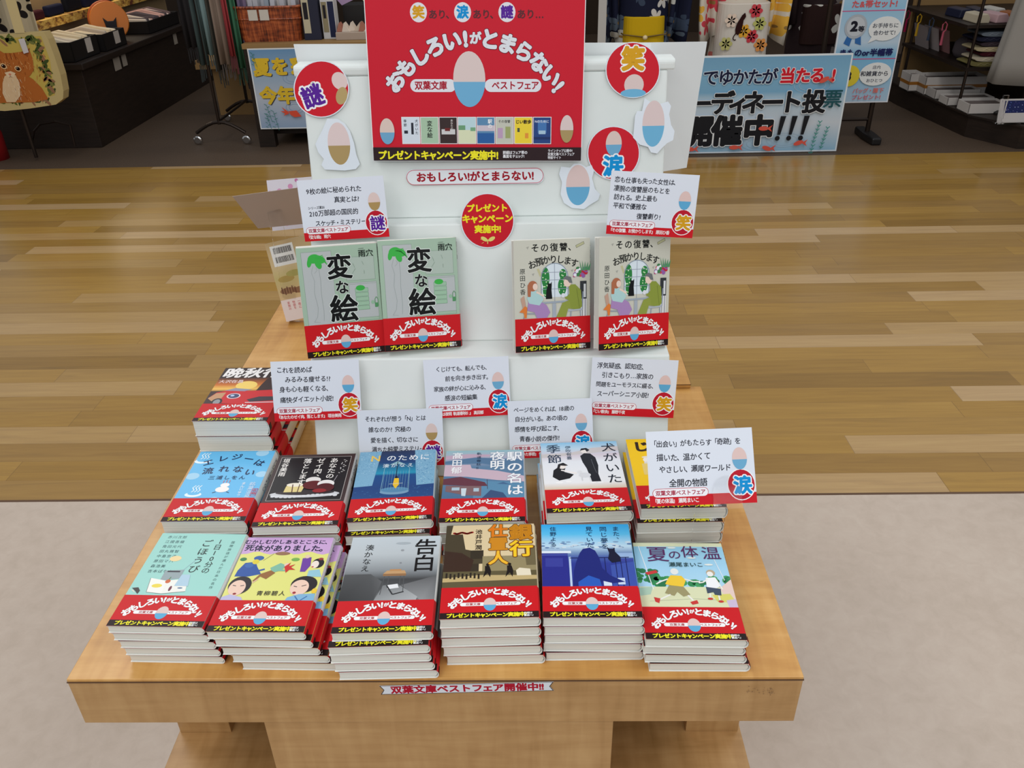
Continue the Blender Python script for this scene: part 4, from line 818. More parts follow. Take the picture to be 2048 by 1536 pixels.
def circ(cx, cy, r, n=40): return [(cx + r * math.cos(2 * math.pi * k / n), cy + r * 1.03 * math.sin(2 * math.pi * k / n)) for k in range(n)]
def ring(S, out, w, h, k=.965): S.poly([(w / 2 + (x - w / 2) * k, h / 2 + (y - h / 2) * k) for x, y in out], (206, 24, 42))
def d_nazo(S, w, h, out):
    ring(S, out, w, h); S.ell(w * .84, h * .36, w * .135, h * .16, (226, 204, 200), rot=-30); S.ell(w * .855, h * .62, w * .10, h * .16, (184, 160, 108), rot=20)
    S._up(); S.ch('謎', w * .33, h * .62, w * .39, WHITE, .12, rot=-17); S._up(); S.ch('謎', w * .33, h * .62, w * .39, VIOLET, .036, rot=-17)
def d_wara(S, w, h, out):
    ring(S, out, w, h); S.ell(w * .53, h * .76, w * .18, h * .19, (222, 202, 198)); S.ell(w * .52, h * .91, w * .235, h * .075, (112, 180, 216))
    S._up(); S.ch('笑', w * .5, h * .30, w * .42, WHITE, .115); S._up(); S.ch('笑', w * .5, h * .30, w * .42, GOLD, .06)
def d_namida(S, w, h, out):
    ring(S, out, w, h); blob(S, w * .5, h * .32, w * .42, h * .5, (112, 172, 208), (222, 200, 192))
    S._up(); S.ch('涙', w * .5, h * .74, w * .40, WHITE, .115); S._up(); S.ch('涙', w * .5, h * .74, w * .40, CYAN, .045)
def d_present(S, w, h, out):
    ring(S, out, w, h)
    for tx, y in (('プレゼント', .27), ('キャンペーン', .46), ('実施中!', .65)): S.text(tx, w / 2, h * y, w * (.155 if y != .46 else .165), YEL, .045, align='c')
    for sx_, a in ((-1, 30), (1, -30)): S.ell(w * (.5 + sx_ * .07), h * .83, w * .07, h * .035, (228, 220, 120), rot=a)
    S.line([(w * .5, h * .84), (w * .49, h * .92)], w * .015, (228, 220, 120)); S.line([(w * .36, h * .83), (w * .40, h * .84)], .5, (228, 220, 120)); S.line([(w * .38, h * .91), (w * .42, h * .89)], .5, (228, 220, 120))
def d_blob(lo, up, cx=.5, cy=.5, kw=.8, kh=.9):
    return lambda S, w, h, out: blob(S, w * cx, h * cy, w * kw, h * kh, lo, up)
G1 = 'round red stickers on the stand'; G2 = 'white cut-out stickers on the stand'
px_outline([(812, 353), (815, 344), (823, 339), (950, 338), (1077, 338), (1085, 343), (1088, 353), (1085, 362), (1077, 367), (950, 368), (823, 368), (815, 362)], PU0, NU, 'title_sticker',
    lambda S, w, h, o: (S.pill(.7, .7, w - 1.4, h - 1.4, (200, 30, 60)), S.pill(1.4, 1.4, w - 2.8, h - 2.8, (230, 234, 238)), S.text('おもしろい!がとまらない!', w / 2, h / 2, h * .64, (160, 10, 34), .04, align='c', sx=1.02)), 'pill shaped white sticker with crimson lettering below the red poster')
px_outline(circ(643, 178, 55.5), PU0, NU, 'round_sticker', d_nazo, 'round red sticker with purple lettering at the upper left of the stand', G1)
px_outline(circ(1265.5, 140, 54.5), PU0, NU, 'round_sticker', d_wara, 'round red sticker with golden lettering at the upper right of the stand', G1)
px_outline(circ(1227, 306, 52.5), PU0, NU, 'round_sticker', d_namida, 'round red sticker with blue lettering, partly behind a card', G1)
px_outline(circ(975, 441, 53.5), (0.43, 0.4835, T + 0.31), NU, 'round_sticker', d_present, 'round red sticker with yellow lettering in the centre of the stand', G1)
DX = Vector(PU0) - NU * -0.0012
px_outline([(655, 237), (676, 238), (690, 247), (700, 262), (708, 285), (713, 310), (720, 328), (712, 338), (690, 341), (650, 339), (643, 330), (648, 318), (637, 305), (631, 288), (636, 277), (644, 262)], DX, NU, 'cutout_sticker', d_blob((176, 150, 100), (226, 206, 204), .55, .48, .72, .88), 'white cut-out sticker with a tan patch below the purple lettered circle', G2)
px_outline([(1289, 196), (1302, 205), (1318, 208), (1336, 203), (1342, 212), (1338, 228), (1342, 250), (1349, 262), (1346, 280), (1334, 286), (1324, 296), (1314, 307), (1302, 305), (1296, 294), (1279, 289), (1266, 275), (1268, 255), (1270, 232), (1274, 222), (1284, 222)], DX, NU, 'cutout_sticker', d_blob((112, 180, 216), (222, 202, 200), .48, .46, .74, .9), 'white cut-out sticker with a blue patch right of the red poster', G2)
px_outline([(1122, 333), (1140, 335), (1148, 327), (1162, 328), (1172, 334), (1183, 330), (1188, 342), (1184, 356), (1190, 378), (1200, 388), (1196, 400), (1182, 408), (1168, 418), (1144, 416), (1128, 406), (1121, 388), (1124, 364), (1118, 348)], DX, NU, 'cutout_sticker', d_blob((104, 172, 210), (222, 198, 194), .46, .47, .8, .96), 'white cut-out sticker with a pink patch left of the blue lettered circle', G2)
# ------------------------------------------------------------------ book and cards on the far side, left of the stand
def a_back(S):
    S.grad(0, 0, W, H, [(0, (186, 160, 116)), (.3, (206, 184, 140)), (.45, (196, 180, 120)), (.7, (206, 176, 130)), (1, (226, 206, 200))])
    S.rect(7, 7, 44, 38, (226, 226, 222))
    rr = random.Random(1)
    for y0 in (11, 28):
        x = 12
        while x < 46: w_ = rr.choice([.5, .9, 1.4]); S.rect(x, y0, w_, 11, (40, 36, 34), up=(x == 12)); x += w_ + rr.choice([.5, .9])
    for cx, cy, c in ((22, 70, (176, 150, 80)), (40, 62, (170, 160, 90)), (20, 92, (150, 110, 76)), (44, 94, (140, 100, 70))): S.ell(cx, cy, 16, 6, c)
    for k in range(6): S.rect(8 + k * 5, 84 + (k % 2) * 3, 2, 12, (110, 70, 50), up=(k == 0))
    S.rect(0, 108, W, 40, (228, 212, 206))
    for k, tt in enumerate(('家族の', '物語を', '一冊に')): S.vtext(tt, 14 + k * 10, 112, 5.5, (190, 70, 70), .01)
bb_ = book_mesh('back', a_back, 0.018, (232, 226, 214), '')
t = thing('paperback', 'paperback showing its barcoded back cover, behind the leftmost green book', 'book')
for k, n in (('pages', 'page_block'), ('cover', 'cover')): o = bpy.data.objects.new(n, bb_[k]); COL.objects.link(o); o.parent = t
M = pose(0.070, 0.838, 0.08, 0.02, 1.27, 0.19) @ Matrix.Translation((0, 0, -0.019))
lo = min((M @ Vector((x, y, z))).z for x in (-.0525, .0525) for y in (-.0743, .0743) for z in (0, .019))
t.matrix_world = Matrix.Translation((0, 0, T + 0.0083 - lo)) @ M
def loose_card(pts, ys, label, art=None, col=(186, 176, 168)):
    P = [on_y(x, y, yy) for (x, y), yy in zip(pts, ys)]; c = sum(P, Vector()) / 4
    n = (P[1] - P[0]).cross(P[3] - P[0]).normalized(); n = -n if n.y > 0 else n
    mb = MB(); q = [p - c for p in P]; b_ = [p - c - n * .0006 for p in P]
    mb.face(q, col); mb.face(b_[::-1], (220, 220, 222))
    for i in range(4): mb.face([q[i], b_[i], b_[(i + 1) % 4], q[(i + 1) % 4]], col)
    t = thing('message_card', label, 'card', c)
    if art: art(mb, q, n)
    mb.build('card', M_CARD, t)
    low = min(P, key=lambda p: p.z).z
    MB().box(-.012, .012, .0015, .003, T + .0085 - c.z, .01).build('clear_stem', M_CLEAR, t)
    return t
def pink_art(mb, q, n):
    rr = random.Random(5); ex, ey = q[1] - q[0], q[3] - q[0]
    for k in range(46):
        u, v = rr.random() * .9 + .03, rr.random() * .9 + .03; c = q[0] + ex * u + ey * v + n * (.0003 + k * 1e-5); r = rr.uniform(.001, .005)
        mb.face([c + ex.normalized() * r * math.cos(j * .785) + ey.normalized() * r * math.sin(j * .785) for j in range(8)], rr.choice([(214, 150, 190), (196, 120, 170), (226, 190, 214)]))
loose_card([(533, 361), (640, 352), (648, 452), (545, 462)], [.93, .93, .92, .92], 'white card with pink blossom print behind the blank tilted card', pink_art, (222, 218, 228))
loose_card([(465, 393), (600, 375), (606, 448), (516, 457)], [.79, .80, .86, .85], 'blank back of a tilted card left of the stand, greyed for shade', None, (172, 158, 149))  # colour darkened to carry the shade on the card's turned-away face

# ------------------------------------------------------------------ the shop behind the walkway
def on_x(px, py, x): return on_plane(px, py, (x, 0, 0), (1, 0, 0))
def flower_mat(name, bg, petals, scale=7.0, keep=0.6, size=0.42, n_pet=5):
    def f(nt, b):
        tc = nt.nodes.new('ShaderNodeTexCoord'); sp = nt.nodes.new('ShaderNodeSeparateXYZ'); nt.links.new(tc.outputs['Object'], sp.inputs[0])
        cb = nt.nodes.new('ShaderNodeCombineXYZ'); nt.links.new(math_(nt, 'ADD', sp.outputs[0], math_(nt, 'MULTIPLY', sp.outputs[1], 0.6)), cb.inputs[0]); nt.links.new(sp.outputs[2], cb.inputs[1])
        vo = nt.nodes.new('ShaderNodeTexVoronoi'); vo.voronoi_dimensions = '2D'; vo.inputs['Scale'].default_value = scale; vo.inputs['Randomness'].default_value = 0.8
        nt.links.new(cb.outputs[0], vo.inputs['Vector'])
        sub = nt.nodes.new('ShaderNodeVectorMath'); sub.operation = 'SUBTRACT'; nt.links.new(cb.outputs[0], sub.inputs[0]); nt.links.new(vo.outputs['Position'], sub.inputs[1])
        s2 = nt.nodes.new('ShaderNodeSeparateXYZ'); nt.links.new(sub.outputs[0], s2.inputs[0])
        s3 = nt.nodes.new('ShaderNodeSeparateXYZ'); nt.links.new(vo.outputs['Color'], s3.inputs[0])
        ang = math_(nt, 'ADD', math_(nt, 'ARCTAN2', s2.outputs[1], s2.outputs[0]), math_(nt, 'MULTIPLY', s3.outputs[1], 6.0))
        pet = math_(nt, 'ADD', math_(nt, 'MULTIPLY', math_(nt, 'ABSOLUTE', math_(nt, 'COSINE', math_(nt, 'MULTIPLY', ang, n_pet / 2))), size * .62), size * .38)
        inside = math_(nt, 'LESS_THAN', vo.outputs['Distance'], pet)
        core = math_(nt, 'LESS_THAN', vo.outputs['Distance'], size * .16)
        on = math_(nt, 'MULTIPLY', inside, math_(nt, 'LESS_THAN', s3.outputs[0], keep))
        c = mixc(nt, on, bg, ramp(nt, s3.outputs[2], [(i / len(petals), p) for i, p in enumerate(petals)], 'CONSTANT'))
        c = mixc(nt, math_(nt, 'MULTIPLY', on, core), c, (150, 120, 70))
        nt.links.new(c, b.inputs['Base Color'])
    return mat(name, rough=0.85, spec=0.15, build=f)
def col_obj(mb, name, parent=None, m=None, **kw): return mb.build(name, m or M_GLOSSPRINT, parent, **kw)

# --- left counter with its goods
t = thing('shop_counter', 'long dark counter on the left, running back into the shop', 'counter', (-3.1, 6.2, 0))
table_part(t, 'body', [(-3.9, -2.33, 4.91, 7.6, 0, 0.49)], M_DARKWOOD, 0.004)
table_part(t, 'worktop', [(-3.95, -2.30, 4.88, 7.65, 0.49, 0.532)], M_DARKWOOD, 0.006)
CT = 0.532
for px, py, w_, h_, lb in ((234, 126, .05, .045, 'larger of the white price tags in the middle of the dark counter side'), (248, 118, .035, .045, 'smaller price tag right beside the larger one on the dark counter side'), (350, 76, .035, .045, 'lone white price tag at the far end of the dark counter side')):
    p = on_x(px, py, -2.325); mb = MB().box(-.0015, .0015, -w_, w_, -h_, h_, (150, 140, 128)); tag(mb.build('price_tag', M_CARD, loc=p), lb, 'price tag', 'price tags on the counter side')
def tray(label, pl, y, w_, d_, h_, x, seed, tagc=None, cl=None):
    t = thing('goods_tray', label, 'tray', (x, y, CT), 0, 'black trays on the dark counter')
    mb = MB(); a, b = d_ / 2, w_ / 2
    mb.box(-a, a, -b, b, 0, .008, (24, 22, 22)); mb.box(-a, -a + .008, -b, b, 0, h_, (24, 22, 22)); mb.box(a - .008, a, -b, b, 0, h_, (24, 22, 22)); mb.box(-a, a, -b, -b + .008, 0, h_, (24, 22, 22)); mb.box(-a, a, b - .008, b, 0, h_, (24, 22, 22))
    mb.build('tray', M_BLACK, t, bevel=.003)
    if tagc: mb = MB().box(a, a + .002, -.05 + tagc, .03 + tagc, h_ * .25, h_ * .95, (190, 180, 170)); o = mb.build('price_card', M_CARD, t); o['label'] = 'white price card on the tray side'
    rr = random.Random(seed); n = int(w_ / .045)
    for k in range(n):
        yy = -b + .035 + k * (w_ - .085) / n; c = rr.choice(cl or [(232, 214, 180), (236, 222, 196), (220, 200, 168), (206, 190, 170)])
        mb = MB(); P = [(-a + .02, .01), (-a + .02, h_ * .9 + rr.uniform(0, .02)), (0, h_ + rr.uniform(.01, .045)), (a - .03, h_ * .9 + rr.uniform(0, .02)), (a - .02, .01)]
        mb.prism([(x_, z_) for x_, z_ in P], yy, yy + .026, 'y', c); o = mb.build('folded_cloth', M_CLOTH, bevel=.006, loc=(x, y, CT)); tag(o, 'folded handkerchief standing in the black %s tray of the dark counter' % pl, 'handkerchief', 'folded handkerchiefs in the %s tray' % pl)
        o.rotation_euler = (rad(rr.uniform(-3, 3)), 0, 0)
tray('black goods tray with a price card at the near corner of the dark counter', 'near corner', 5.10, .36, .42, .12, -2.57, 1, .06)
tray('black goods tray in the middle of the dark counter, before the orange disc', 'middle', 5.50, .34, .38, .11, -2.53, 2, .04)
tray('black goods tray at the far end of the dark counter', 'far end', 6.45, .62, .40, .09, -2.56, 3, None, [(226, 200, 190), (220, 206, 190), (120, 100, 100), (214, 170, 160), (90, 80, 84)])
t = thing('decorative_disc', 'round orange disc with a black cat shape standing on the dark counter', 'ornament', (-2.50, 5.80, CT))
mb = MB(); mb.lathe([(.125, -.008), (.13, 0), (.125, .008)], n=32, col=(206, 116, 30)); o = mb.build('disc', M_GLOSSPRINT, t, loc=(0, .02, .135), rot=(rad(80), 0, rad(25)))
mb = MB(); mb.lathe([(.125, -.008), (.13, 0), (.125, .008)], n=32, col=(180, 84, 20)); o = mb.build('disc', M_GLOSSPRINT, t, loc=(-.03, .06, .14), rot=(rad(80), 0, rad(25)))
mb = MB(); mb.prism([(-.05, 0), (.05, 0), (.055, .05), (.035, .1), (.045, .165), (.02, .14), (-.02, .14), (-.045, .165), (-.035, .1), (-.055, .05)], -.008, .008, 'y', (24, 22, 30)); mb.build('cat_figure', M_GLOSSPRINT, t, loc=(.03, -.03, 0), rot=(0, 0, rad(20)), bevel=.003)
mb = MB().box(-.045, .045, -.012, .012, .02, .075, (40, 96, 140)); mb.build('cat_bib', M_GLOSSPRINT, t, loc=(.03, -.032, 0), rot=(0, 0, rad(20)), bevel=.004)
# back panel and patterned shelf edge over the counter
t = thing('wall_shelf', 'shelf with a gold patterned edge above the dark counter', 'shelf', (-3.1, 6.3, CT))
mb = MB().box(-2.80, -2.775, 4.95, 7.6, CT + .0005, .86, (150, 126, 92)); mb.build('back_panel', M_GLOSSPRINT, t, loc=-t.location)
def sl(py0, x): return on_x(*py0, x)
mb = MB(); p0, p1, p2, p3 = sl((100, 56), -2.70), sl((310, 0), -2.70), sl((245, 0), -2.70), sl((98, 38), -2.70)
zl, zh = p0.z, p3.z; mb.box(-3.1, -2.70, 4.95, 7.6, zl, zh, (176, 140, 62)); mb.build('patterned_edge', mat('gold_pattern', rough=.5, build=lambda nt, b: nt.links.new(ramp(nt, noise(nt, coords(nt, 'Object', (1, 9, 16)), 1.6, 3, .7), [(.38, (110, 60, 40)), (.5, (206, 160, 70)), (.62, (236, 200, 110))]), b.inputs['Base Color'])), t, loc=-t.location)
rr = random.Random(9)
for k in range(9):
    y = 5.05 + k * .27; c = rr.choice([(24, 28, 52), (30, 30, 40), (60, 24, 34), (20, 22, 30)])
    mb = MB().box(-.12, .12, -.11, .11, 0, rr.uniform(.05, .1), c); tag(mb.build('folded_garment', M_CLOTH, loc=(-2.86, y, zh), bevel=.012), '%s folded garment lying on the gold edged shelf' % {24: 'navy', 30: 'charcoal', 60: 'wine red', 20: 'midnight blue'}[c[0]], 'garment', 'dark folded garments on the shelf')
# --- hanging bag, its stand
t = thing('tote_bag', 'cream tote bag with an orange kitten print hanging at the far left', 'bag', on_y(20, 222, 4.45))
BP = [(-88, 78), (-20, 72), (30, 68), (60, 66), (88, 64), (96, 78), (108, 110), (121, 150), (127, 182), (126, 198), (112, 209), (60, 217), (10, 222), (-60, 218), (-98, 205), (-104, 180)]
Fp = frame_of(t.location, (1, 0, 0), (0, -1, 0)); I = Fp.inverted()
P = [I @ on_y(x, y, 4.45) for x, y in BP]; x0 = min(q.x for q in P); y1 = max(q.y for q in P)
def bx(px, py): q = I @ on_y(px, py, 4.45); return ((q.x - x0) * 1000, (y1 - q.y) * 1000)
S = Sheet(10, 10, .25); S.w = S.h = 0
S.poly([bx(x, y) for x, y in BP], (196, 176, 122)); S.poly([bx(-70, 82), bx(82, 72), bx(100, 120), bx(110, 190), bx(60, 205), bx(-85, 205)], (196, 172, 84))
rr = random.Random(6)
for k in range(150):
    e = k % 3
    if e == 0: u = rr.random(); px_, py_ = 72 + 34 * u + rr.uniform(-7, 7), 80 + 110 * u
    elif e == 1: px_, py_ = rr.uniform(-80, 105), 198 + rr.uniform(-7, 7)
    else: px_, py_ = rr.uniform(-70, 80), 80 + rr.uniform(-6, 6)
    x, y = bx(px_, py_); S.ell(x, y, rr.uniform(14, 28), rr.uniform(6, 12), rr.choice([(96, 106, 50), (66, 80, 40), (120, 122, 66), (150, 110, 80)]), rot=rr.uniform(0, 180), n=7, up=(k % 30 == 0))
def bpoly(pts, c): S.poly([bx(x, y) for x, y in pts], c)
FUR = (178, 102, 46)
bpoly([(-64, 203), (-56, 150), (-40, 130), (10, 150), (46, 146), (66, 158), (84, 176), (97, 198), (70, 204), (0, 206)], FUR)
bpoly([(-34, 122), (-30, 92), (-8, 96), (8, 106), (24, 106), (38, 104), (60, 102), (66, 118), (68, 140), (60, 152), (42, 160), (24, 164), (4, 160), (-18, 150), (-30, 138)], FUR)
bpoly([(-30, 88), (-8, 97), (-22, 108)], (150, 80, 36)); bpoly([(60, 96), (42, 104), (56, 114)], (150, 80, 36)); bpoly([(-26, 92), (-12, 98), (-20, 104)], (226, 170, 130))
for k in range(240):
    fx_, fy_ = rr.uniform(-50, 88), rr.uniform(104, 200)
    if fy_ > 160 and fx_ > 20 + (fy_ - 150) * 1.5: continue
    x, y = bx(fx_, fy_); S.line([(x, y), (x + rr.uniform(-10, 10), y + rr.uniform(8, 26))], rr.uniform(1.2, 3.2), rr.choice([(206, 134, 70), (146, 74, 30), (226, 166, 104), (190, 112, 54)]), up=(k % 60 == 0))
for k in (-1, 0, 1): x, y = bx(20 + k * 8, 106); S.line([(x, y), (x + k * 3, y + 34)], 4, (134, 64, 26))
bpoly([(10, 152), (20, 147), (32, 150), (40, 168), (42, 190), (32, 204), (14, 204), (6, 186), (6, 166)], (222, 192, 152)); bpoly([(10, 145), (22, 142), (32, 146), (28, 154), (16, 153)], (230, 204, 168))
for k in range(50): x, y = bx(rr.uniform(6, 44), rr.uniform(156, 196)); S.line([(x, y), (x + rr.uniform(-4, 4), y + rr.uniform(8, 20))], 1.6, rr.choice([(244, 232, 206), (220, 190, 150)]), up=(k == 0))
for ex, ey in ((8, 132), (37, 137)): x, y = bx(ex, ey); S.ell(x, y, 19, 15, (240, 204, 150), rot=15); S.ell(x, y, 14, 11, (84, 44, 20), rot=10); S.ell(x, y, 6, 9, (14, 8, 6)); S.ell(x - 4, y - 4, 2.4, 2.4, (240, 236, 226))
x, y = bx(21, 148); S.ell(x, y, 7, 4.5, (216, 130, 104)); S.line([(x, y + 4), (x, y + 12), (x - 9, y + 17)], 1.4, (110, 60, 40)); S.line([(x, y + 12), (x + 9, y + 17)], 1.4, (110, 60, 40)); bpoly([(38, 78), (50, 76), (59, 104), (49, 107)], (206, 200, 200))
mb = MB(); L = [((q.x), (q.y)) for q in P]; mb.prism(L[::-1], -.07, 0, 'z', (190, 168, 116))
mb.sheet(S, Matrix.Translation((x0, y1, 0)))
o = mb.build('bag_body', M_CLOTH, t); o.matrix_basis = t.matrix_basis.inverted() @ Fp
for dy, (a, b) in ((0, ((2, -60), (40, 66))), (0.06, ((-30, -60), (-34, 70)))):
    p, q = on_y(*a, 4.45), on_y(*b, 4.45); mb = MB(); d = Vector((.028, 0, 0)); top = Vector((p.x, 4.47 + dy, 1.32)); mb.mesh([top - d, top + d, Vector((q.x, q.y + dy, q.z)) + d, Vector((q.x, q.y + dy, q.z)) - d], [(0, 1, 2, 3)], (206, 186, 136)); mb.build('strap', M_CLOTH, t, loc=-t.location, solid=.006)
t = thing('hanging_rack', 'thin black metal hanging rack behind the kitten tote bag', 'rack', (-2.6, 4.62, 0))
mb = MB().tube([(-2.62, 4.62, .02), (-2.62, 4.62, 1.36), (-2.62, 4.5, 1.36), (-2.55, 4.46, 1.33)], .011); mb.build('pole', M_METAL, t, loc=-t.location)
a = [on_y(x, y, 4.70) for x, y in ((66, 292), (68, 262), (80, 248), (110, 243), (140, 250), (150, 292))]
mb = MB().tube(a, .008); mb.build('base', M_METAL, t, loc=-t.location)
t = thing('shop_garment', 'cream garment with a black pattern hanging behind the kitten tote bag', 'garment', (-2.62, 4.80, .56))
mb = MB().grid(lambda u, v: (-.14 + .28 * u, .03 * math.sin(u * 9), .55 * v), 10, 4); o = mb.build('cloth', flower_mat('black_pattern_cloth', (206, 190, 158), [(26, 22, 22), (40, 34, 32)], 8, .9, .5, 4), t, solid=.008)
t = thing('red_canister', 'red canister with a pale cap standing on the floor at the far left', 'canister', on_z(-6, 318, 0))
MB().lathe([(.075, 0), (.075, .16), (.05, .26), (.035, .29)], col=(140, 20, 24)).build('body', M_GLOSSPRINT, t, smooth=True); MB().lathe([(.045, .29), (.05, .30), (.045, .335), (.02, .345)], col=(200, 190, 186)).build('cap', M_GLOSSPRINT, t)

# --- scarf rack on casters
t = thing('scarf_rack', 'metal scarf rack on chrome casters beside the desk', 'rack', (-1.53, 4.98, 0))
c1 = on_z(398, 289, 0); c2 = on_z(495, 288, 0); c3 = on_z(457, 243, 0); c4 = on_z(545, 242, 0)
mid = (c1 + c2) / 2; midb = (c3 + c4) / 2
def archp(a, b, hgt): return [(a.x + (b.x - a.x) * k / 8, a.y + (b.y - a.y) * k / 8, .075 + hgt * math.sin(math.pi * k / 8)) for k in range(9)]
mb = MB().tube(archp(c1, c2, .07), .011).tube(archp(c3, c4, .07), .011); mb.build('base_arch', M_METAL, t, loc=-t.location)
mb = MB()
for q in ((mid.x, mid.y), (midb.x, midb.y)): mb.tube([(q[0], q[1], .13), (q[0], q[1], 1.40)], .011)
mb.tube([(mid.x, mid.y, .15), (midb.x, midb.y, .15)], .009).tube([(mid.x, mid.y, 1.40), (midb.x, midb.y, 1.40)], .012); mb.build('frame', M_METAL, t, loc=-t.location)
for q in (c1, c2, c3, c4):
    MB().lathe([(.02, -.012), (.028, -.008), (.028, .008), (.02, .012)], n=16).build('caster', M_CHROME, t, loc=Vector((q.x, q.y, .029)) - t.location, rot=(rad(90), 0, 0))
rr = random.Random(12)
for px_, pb, w_, c, nm in ((362, 95, 20, (44, 42, 44), 'dark patterned'), (378, 130, 20, (70, 84, 84), 'charcoal teal'), (394, 110, 26, (136, 162, 164), 'pale teal'), (412, 140, 18, (74, 72, 66), 'olive grey'), (426, 128, 26, (140, 124, 112), 'beige'), (440, 112, 11, (160, 66, 70), 'red'), (452, 136, 17, (70, 120, 92), 'green'), (463, 142, 14, (44, 42, 46), 'black'), (473, 108, 20, (120, 106, 132), 'lavender')):
    y_ = 4.86 + .028 * (int(px_) % 5); pt = on_y(px_, 0, y_); pb_ = on_y(px_ + (pb * .24), pb, y_); hw = w_ / 2 / 330 * 1.1
    mb = MB().grid(lambda u, v: (pb_.x + (u - .5) * 2 * hw * (1 - .15 * v), y_ + .018 * math.sin(u * 11 + px_), pb_.z + (1.39 - pb_.z) * v), 10, 3, c); o = mb.build('scarf', M_CLOTH, solid=.006, smooth=True)
    tag(o, nm + ' scarf hanging from the metal scarf rack', 'scarf', 'scarves on the metal rack')
    mb2 = MB()
    for k in range(7): x_ = pb_.x + (k / 6 - .5) * 1.8 * hw; mb2.tube([(x_, y_, pb_.z), (x_ + rr.uniform(-.008, .008), y_, pb_.z - rr.uniform(.06, .11))], .0035, 4, tuple(int(q * .45 + 30) for q in c))
    f_o = mb2.build('fringe', M_CLOTH, o)
q = on_y(388, 122, 5.75)
t = thing('wooden_bench', 'small pale wooden bench end behind the scarf rack', 'bench', (q.x + .3, 5.95, 0))
table_part(t, 'seat', [(q.x, q.x + .62, 5.75, 6.15, q.z - .06, q.z)], M_TAN); table_part(t, 'side', [(q.x + .10, q.x + .56, 5.80, 6.10, 0, q.z - .06)], M_TAN)

# --- desk with poster and goods
DX0, DX1, DY, DZ = -1.262, 0.35, 4.84, 0.632
t = thing('shop_desk', 'shop desk with pale wooden top and dark legs behind the white stand', 'desk', (-.5, 5.2, 0))
table_part(t, 'desktop', [(DX0, DX1, DY, 5.6, DZ - .03, DZ)], M_TAN); table_part(t, 'leg', [(DX0 + .005, DX0 + .11, DY + .005, DY + .07, 0, DZ - .03)], M_DARKWOOD); table_part(t, 'leg', [(DX1 - .11, DX1, DY + .005, DY + .07, 0, DZ - .03)], M_DARKWOOD); table_part(t, 'leg', [(DX0 + .005, DX0 + .06, 5.5, 5.57, 0, DZ - .03)], M_DARKWOOD); table_part(t, 'leg', [(DX1 - .06, DX1, 5.5, 5.57, 0, DZ - .03)], M_DARKWOOD)
table_part(t, 'low_shelf', [(DX0 + .06, DX1 - .06, 4.95, 5.5, .06, .10)], M_DARKWOOD); table_part(t, 'back_panel', [(DX0 + .06, DX1 - .06, 5.45, 5.47, .10, DZ - .03)], M_TAN)
S = Sheet(640, 520, .25); S.rect(0, 0, 640, 520, (226, 230, 232)); S.grad(8, 8, 624, 504, [(0, (108, 150, 190)), (.3, (150, 176, 200)), (.6, (186, 194, 206)), (1, (150, 172, 200))])
for cx, cy in ((270, 190), (260, 380), (420, 300)):
    for r0 in (40, 62): S.line([(cx + r0 * math.cos(k * .3), cy + r0 * .6 * math.sin(k * .3)) for k in range(22)], 2.5, (128, 154, 188))
for c, x, y in (('夏', 78, 118), ('を', 200, 116), ('今', 92, 300), ('年', 212, 300), ('彩', 330, 118), ('る', 440, 118), ('の', 330, 300), ('夏', 440, 300)): S._up(); S.ch(c, x + 5, y + 4, 118, (40, 44, 70), .045); S._up(); S.ch(c, x, y, 118, (226, 190, 50), .05)
for x, y, s_ in ((30, 30, 1), (70, 360, 1.3), (110, 400, 1.5), (60, 420, 1.2)):
    for k in range(7): S.line([(x, y + k * 12 * s_), (x + (14 if k % 2 else -12) * s_, y + k * 12 * s_ - 8)], 3.5, (60, 130, 120))
    S.line([(x, y), (x + 20, y + 84 * s_)], 2.5, (60, 130, 120))
S.poly([(215, 400), (270, 396), (300, 436), (250, 440), (225, 424)], (224, 84, 60)); S.poly([(215, 404), (172, 372), (190, 400), (160, 398), (190, 416), (176, 430), (216, 416)], (224, 84, 60)); S.ell(500, 420, 40, 18, (224, 84, 60), rot=20)
M_, w, h = quad_on([(484, 89), (640, 91), (676, 262), (520, 262)], (0, DY - .004, 0), (0, -1, 0))
w, h = .60, .52; M_ = frame_of((-1.228 + w / 2, DY - .012, DZ - .008 - h / 2), (1, .0, 0), (0, -1, 0))
flat_print('desk_poster', S, 'pale blue poster with yellow lettering and goldfish on the desk front', 'poster', M_, w / .64, M_POSTER, .002)
t = thing('wicker_basket', 'reddish brown wicker basket on the shop desk', 'basket', (-1.105, 5.06, DZ))
def rrect(a, b, r, n=5): return [(sx * (a - r) + r * math.cos(an), sy * (b - r) + r * math.sin(an)) for sx, sy, s0 in ((1, 1, 0), (-1, 1, 90), (-1, -1, 180), (1, -1, 270)) for an in [rad(s0 + 90 * k / n) for k in range(n + 1)]]
mb = MB(); ringz = [(0, .94), (.06, .97), (.13, 1.0), (.195, 1.02)]
vv = []; base_ = rrect(.205, .15, .06)
for z, k in ringz: vv += [(x * k, y * k, z) for x, y in base_]
for z, k in ringz[::-1]: vv += [(x * k * .95, y * k * .93, max(z, .012)) for x, y in base_]
n = len(base_); fs = [(i * n + j, i * n + (j + 1) % n, (i + 1) * n + (j + 1) % n, (i + 1) * n + j) for i in range(7) for j in range(n)] + [tuple(range(n))[::-1], tuple(range(7 * n, 8 * n))]
mb.mesh(vv, fs); 
